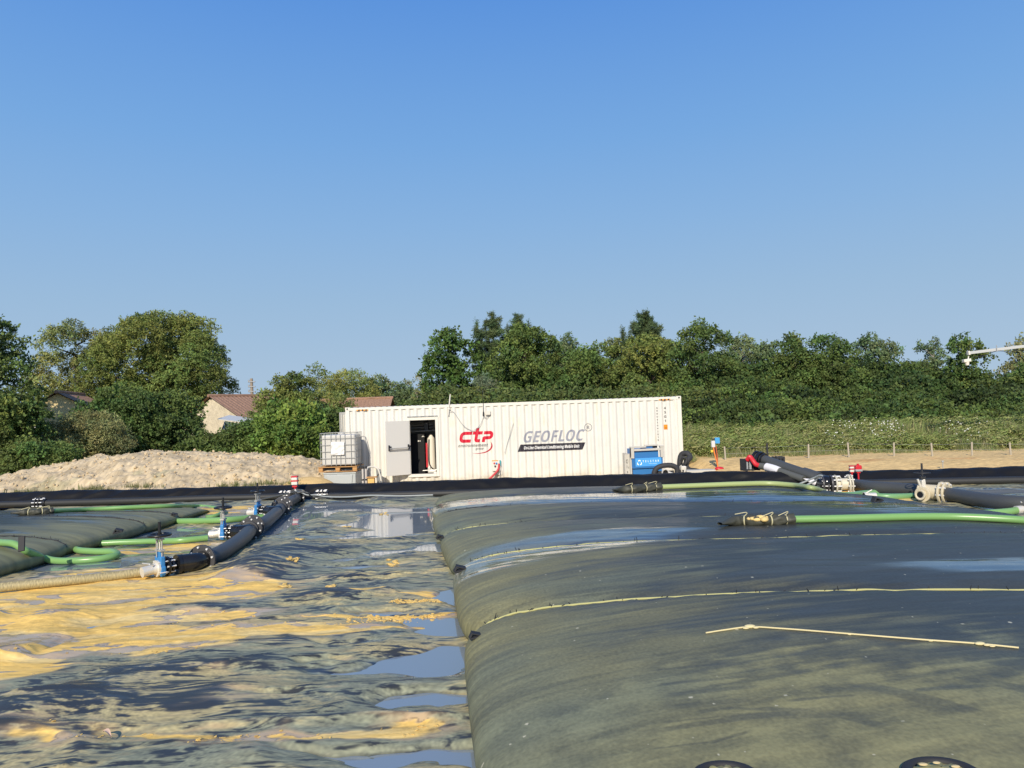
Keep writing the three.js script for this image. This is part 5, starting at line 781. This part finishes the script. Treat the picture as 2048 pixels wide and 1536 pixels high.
tree('oak_tree', 'yellowish airy oak, left of the two big left trees', 'tree', 150, 636, 190, 57, { seed: 13, col: G.oakY, n: 34, lobe: .27, bot: .12, group: TL, dens: 2.0, limbs: 2 });
tree('oak_tree', 'biggest dense oak left of the stone house', 'tree', 318, 622, 285, 56, { seed: 14, col: G.oak, n: 60, lobe: .23, bot: .14, group: TL, dens: 3.0, limbs: 3 });
tree('bush', 'dark broad bush under the biggest oak', 'bush', 280, 785, 225, 42, { seed: 15, col: G.dark, bot: 0, n: 26, trunk: 0, lobe: .36, group: TL, dens: 3.6 });
tree('bush', 'olive-grey rounded bush below the yellowish oak', 'bush', 170, 822, 150, 37, { seed: 16, col: G.pale, bot: 0, trunk: 0, lobe: .36, group: TL, size: .2, geo: CL_FINE, dens: 4 });
tree('bush', 'low green bramble bush at the mound\'s left foot', 'bush', 80, 888, 140, 33, { seed: 17, col: G.mid, bot: 0, trunk: 0, lobe: .4, group: TL, size: .2, dens: 4 });
tree('bush', 'low dark bush in front of the stone house', 'bush', 440, 874, 150, 40, { seed: 18, col: G.dark, bot: 0, trunk: 0, lobe: .38, group: TL, size: .24, dens: 4 });
tree('bush', 'bright large-leaved bush left of the caged tank', 'bush', 585, 806, 140, 36, { seed: 19, col: G.bright, bot: 0, n: 26, trunk: 0, lobe: .36, group: TL, size: .28, dens: 3.4 });
tree('tree', 'round brownish-green tree beside the utility pole', 'tree', 578, 744, 138, 47, { seed: 20, col: G.oak, bot: 0, n: 44, lobe: .28, group: TL, dens: 3.4 });
tree('bush', 'dark bush directly behind the caged tank', 'bush', 655, 815, 120, 39, { seed: 21, col: G.dark, bot: 0, trunk: 0, lobe: .4, group: TL, dens: 4 });
tree('bush', 'dark low bush between the bright bush and the mound crest', 'bush', 505, 845, 120, 37, { seed: 61, col: G.mid, bot: 0, trunk: 0, lobe: .4, group: TL, dens: 4, size: .22 });
tree('tree', 'small airy tree peeping above the pale willow', 'tree', 636, 728, 48, 78, { seed: 22, col: G.oak, bot: .5, n: 12, lobe: .4, group: TL, dens: 1.6, size: .34 });
tree('willow_tree', 'pale yellow-green willow behind the tiled farmhouse', 'tree', 690, 742, 125, 72, { seed: 23, col: G.lime, bot: .1, n: 30, lobe: .3, group: TL, geo: CL_FINE, size: .42, dens: 3 });
tree('bush', 'pale leafy bush overhanging the left end of the farmhouse roof', 'bush', 668, 784, 62, 56, { seed: 62, col: G.lime, bot: .3, n: 16, trunk: 0, lobe: .4, group: TL, geo: CL_FINE, size: .34 });
tree('tree', 'distant bluish tree right of the pale willow', 'tree', 755, 750, 80, 86, { seed: 24, col: G.blue, bot: .1, lobe: .36, group: TL, size: .4 });
tree('tree', 'distant low tree left of the big dark broadleaf', 'tree', 806, 764, 80, 84, { seed: 25, col: G.blue, bot: .1, lobe: .36, group: TL, size: .4 });
tree('tree', 'sparse grey-green sapling left of the big dark broadleaf', 'tree', 832, 745, 50, 56, { seed: 26, col: G.pale, bot: .15, n: 14, lobe: .34, group: TC, dens: 1.5, bark: barkPale });
tree('broadleaf_tree', 'dense dark broadleaf, leftmost behind the container', 'tree', 902, 652, 140, 50, { seed: 27, col: [.06, .10, .02], n: 44, lobe: .27, bot: .10, group: TC, dens: 3.4, limbs: 4, size: .34 });
conifer('conifer with paired pointed tips beside the dark broadleaf', 985, 628, 140, 52, { seed: 28, col: G.con, group: TC, n: 170 });
conifer('conifer tip showing above the round tree behind the container', 1035, 628, 110, 54, { seed: 29, col: G.con, group: TC, n: 130 });
tree('broadleaf_tree', 'big round tree above the container logo', 'tree', 1046, 646, 165, 47, { seed: 30, col: G.mid, n: 46, lobe: .26, bot: .10, group: TC, dens: 3.4, limbs: 4 });
tree('bush', 'pale spruce-like bush behind the container\'s antenna', 'bush', 968, 748, 85, 42, { seed: 31, col: G.palecon, bot: .05, n: 22, lobe: .32, group: TC, geo: CL_NEED, size: .3, dens: 4 });
tree('broadleaf_tree', 'grey-green tree right of the big round tree', 'tree', 1128, 668, 140, 53, { seed: 32, col: G.blue, n: 28, lobe: .3, bot: .08, group: TC });
tree('broadleaf_tree', 'mid-green tree in the dip above the lettering', 'tree', 1170, 695, 170, 46, { seed: 33, col: G.mid, n: 34, lobe: .28, bot: .04, group: TC });
tree('broadleaf_tree', 'olive tree just left of the tall single conifer', 'tree', 1220, 676, 140, 50, { seed: 34, col: G.oak, n: 28, lobe: .3, bot: .05, group: TC });
conifer('tall single conifer above the container\'s right half', 1288, 624, 190, 50, { seed: 35, col: G.con, group: TC, n: 230 });
tree('broadleaf_tree', 'dense tree in front of the tall single conifer', 'tree', 1302, 672, 185, 45, { seed: 36, col: G.oak, n: 44, lobe: .26, bot: .03, group: TC });
tree('broadleaf_tree', 'dark tall tree over the container\'s right corner', 'tree', 1402, 637, 140, 43, { seed: 37, col: G.dark, n: 34, lobe: .28, bot: .06, group: TC });
tree('tree', 'airy tree, first of the right row beside the dark tall tree', 'tree', 1482, 670, 125, 52, { seed: 38, col: G.blue, n: 26, lobe: 0.34, bot: .12, group: TR, dens: 2.84, bark: barkPale, limbs: 1 });
tree('tree', 'thin small airy tree between two fuller trees of the right row', 'tree', 1535, 680, 90, 52, { seed: 39, col: G.blue, n: 20, lobe: 0.36, bot: .12, group: TR, dens: 2.54, bark: barkPale, limbs: 1 });
tree('tree', 'fresh green narrow tree, third of the right row', 'tree', 1587, 664, 100, 43, { seed: 40, col: G.mid, n: 26, lobe: 0.39, bot: .04, group: TR, dens: 3.44, limbs: 2 });
tree('tree', 'broad dark tree in the middle of the right row', 'tree', 1660, 670, 140, 43, { seed: 41, col: G.dark, n: 34, lobe: 0.34, bot: .03, group: TR, dens: 3.14, limbs: 2 });
tree('tree', 'pale airy tree left of the gap in the right row', 'tree', 1745, 664, 125, 51, { seed: 42, col: G.blue, n: 28, lobe: 0.33, bot: .04, group: TR, dens: 2.54, bark: barkPale, limbs: 1 });
tree('tree', 'short sapling standing in the gap of the right row', 'tree', 1816, 730, 60, 49, { seed: 43, col: G.mid, n: 14, lobe: 0.42, bot: .3, group: TR, dens: 2.69 });
tree('tree', 'airy tree right of the gap in the right row', 'tree', 1865, 676, 88, 50, { seed: 44, col: G.blue, n: 24, lobe: 0.36, bot: .12, group: TR, dens: 2.69, bark: barkPale, limbs: 1 });
tree('tree', 'leafy tree just left of the white boom\'s tip', 'tree', 1926, 665, 96, 43, { seed: 45, col: G.mid, n: 26, lobe: 0.36, bot: .04, group: TR, dens: 2.99, limbs: 2 });
tree('tree', 'sparse tree cut by the right frame edge behind the boom', 'tree', 2052, 672, 130, 48, { seed: 46, col: G.pale, n: 26, lobe: 0.33, bot: .04, group: TR, dens: 2.39, bark: barkPale, limbs: 1 });
{ // the hedge under the right row, one tangled mass, and the wood that closes the view behind
  const r = rng(70), lobes = [];
  for (let i = 0; i < 170; i++) { const u = lerp(1345, 2160, r()), row = r(), z = lerp(46, 33, row), top = lerp(lerp(722, 755, r()), lerp(838, 866, r()), Math.pow(row, 1.2)) + 12 * Math.sin(u * .02) - (u > 1560 && u < 1700 ? 12 * (1 - row) : 0), p = D(u, top, z), R = (.9 + 1.0 * r()) * z / 45; lobes.push({ x: p.x, y: p.y - R * .7, z: -z, rx: R * 1.2, ry: R * .8, rz: R }); if (row < .6) lobes.push({ x: p.x + (r() - .5), y: p.y - R * 2.0, z: -z + .6, rx: R * 1.2, ry: R, rz: R }); }
  const q = (name, label, cat, lob, o) => { const im = foliage(name, lob, o); im.userData = { kind: 'stuff', label, category: cat }; };
  q('hedge', 'thick tangled hedge of mixed shrubs under the right tree row', 'hedge', lobes.filter((_, i) => i % 2), { seed: 71, shadeVary: .5, dens: 3.4, size: .26, col: [.070, .106, .024], floor: 0, solid: true });
  q('hedge', 'darker shrubs woven through the hedge under the right tree row', 'hedge', lobes.filter((_, i) => !(i % 2)), { seed: 72, shadeVary: .5, dens: 3.4, size: .28, col: [.045, .072, .018], floor: 0, solid: true });
  const back = []; for (let i = 0; i < 90; i++) { const u = lerp(-120, 2200, i / 90) + 20 * r(), z = 64 + 24 * r(), top = (u > 480 && u < 830) ? lerp(800, 815, r()) : u < 480 ? lerp(800, 850, r()) : lerp(745, 790, r()), p = D(u, top, z), R = 1.6 + 1.4 * r(); back.push({ x: p.x, y: p.y - R, z: -z, rx: R * 1.5, ry: R, rz: R }, { x: p.x + 1, y: p.y - R * 2.4, z: -z, rx: R * 1.6, ry: R * 1.2, rz: R }); }
  q('woodland', 'dark wood closing the view behind the houses and trees', 'woodland', back, { seed: 73, dens: 2.6, size: .5, col: [.055, .08, .028], floor: -.3, solid: true });
  const low = []; for (let i = 0; i < 60; i++) { const u = lerp(845, 1420, r()), z = 37 + 6 * r(), p = D(u, lerp(770, 800, r()), z), R = 1.1 + .7 * r(); low.push({ x: p.x, y: p.y - R, z: -z, rx: R * 1.3, ry: R, rz: R }, { x: p.x, y: p.y - R * 2.2, z: -z, rx: R * 1.3, ry: R, rz: R }); }
  q('undergrowth', 'dense undergrowth showing just above the container roof', 'undergrowth', low, { seed: 74, dens: 3.4, size: .27, col: [.075, .10, .026], floor: 0, solid: true });
  // tall grass, weeds, white flowers
  const blade = (() => { const g = [], rr = rng(6); for (let i = 0; i < 9; i++) { const a = rr() * 6.28, l = .5 + .5 * rr(), b = .25 * rr(), w = .012 + .012 * rr(), x = (rr() - .5) * .3, z = (rr() - .5) * .3, dx = Math.cos(a), dz = Math.sin(a); const P5 = [[x - dz * w, 0, z + dx * w], [x + dz * w, 0, z - dx * w], [x + dx * b * .4 + dz * w * .7, l * .6, z + dz * b * .4 - dx * w * .7], [x + dx * b * .4 - dz * w * .7, l * .6, z + dz * b * .4 + dx * w * .7], [x + dx * b, l, z + dz * b]]; for (const t of [[0, 1, 2], [0, 2, 3], [3, 2, 4]]) for (const k of t) g.push(...P5[k]); } const q2 = new THREE.BufferGeometry(); q2.setAttribute('position', new THREE.Float32BufferAttribute(g, 3)); q2.computeVertexNormals(); return q2; })();
  const scatter = (name, label, cat, n, fn, geo, cols, mat = leafM) => { const l = [], cc = [], m = new THREE.Matrix4(), q2 = new THREE.Quaternion(), e = new THREE.Euler(), rr = rng(n + 3); for (let i = 0; i < n; i++) { const p = fn(rr); if (!p) continue; e.set((rr() - .5) * .4, rr() * 6.28, (rr() - .5) * .4); l.push(m.compose(V(p[0], p[1], p[2]), q2.setFromEuler(e), V(p[3] * (1 + .5 * rr()), p[3], p[3] * (1 + .5 * rr()))).clone()); const c = RGB(...cols[Math.floor(rr() * cols.length)]); c.multiplyScalar(.7 + .6 * rr()); cc.push(c); } const im = new THREE.InstancedMesh(geo, mat, l.length); l.forEach((a, i) => { im.setMatrixAt(i, a); im.setColorAt(i, cc[i]); }); im.name = numbered(name); im.castShadow = im.receiveShadow = true; im.userData = { kind: 'stuff', label, category: cat }; scene.add(im); nLeaf += l.length; };
  scatter('tall_grass', 'tall rough grass and weeds between the sand bank and the hedge', 'grass', 13000, rr => { const u = lerp(1330, 2120, rr()), z = lerp(27.6, 32.5, rr()), x = D(u, 880, z).x; return [x, bankH(x, -z) - .12 + (z - 27.6) * .05, -z, lerp(.4, .9, rr()) * lerp(.4, 1.0, sstep(27.6, 31, z)) * (.75 + .8 * Math.max(-.3, noise(x * .6, z * .8)))]; }, blade, [[.22, .26, .085], [.29, .28, .12], [.15, .21, .06], [.36, .33, .18]]);
  scatter('weeds', 'leafy green weeds standing among the tall grass', 'weeds', 10000, rr => { const u = lerp(1360, 2120, rr()), z = lerp(28.4, 33, rr()), x = D(u, 880, z).x, t = noise(x * .5, z * .6); if (t < -.15 - (z - 29) * .08) return null; return [x, bankH(x, -z) + .05 + (.3 + (z - 28) * .09) * rr() + (z - 28) * .06, -z, .10 + .12 * rr()]; }, CL_FINE, [[.25, .29, .08], [.34, .33, .13], [.20, .26, .07]]);
  scatter('white_flowers', 'white flower heads speckling the weeds by the fence', 'flowers', 200, rr => { const c = [[1745, 70], [1700, 60], [1930, 60], [1780, 40]][Math.floor(rr() * 4)], u = c[0] + (rr() + rr() - 1) * c[1], z = lerp(28.4, 31, rr()), x = D(u, 880, z).x; return [x, bankH(x, -z) + .2 + .85 * rr() + (z - 28) * .06, -z, .010 + .014 * rr()]; }, new THREE.IcosahedronGeometry(1, 0), [[.75, .74, .66]], M(1, 1, 1, .8));
  scatter('grass_tufts', 'small grass tufts at the foot of the soil mound', 'grass', 520, rr => { const c = [[285, 968], [190, 972], [60, 980], [560, 962], [470, 966], [330, 915], [200, 920], [600, 925]][Math.floor(rr() * 8)], far = c[1] < 930, p = D(c[0] + (rr() + rr() - 1) * 60, c[1], far ? 29.5 : 24.4 + rr()); return [p.x, p.y - .12, p.z, .08 + .2 * rr() ** 2]; }, blade, [[.14, .17, .05], [.2, .19, .08]]);
}
console.log('sprays', nLeaf);
renderer.render(scene, camera);
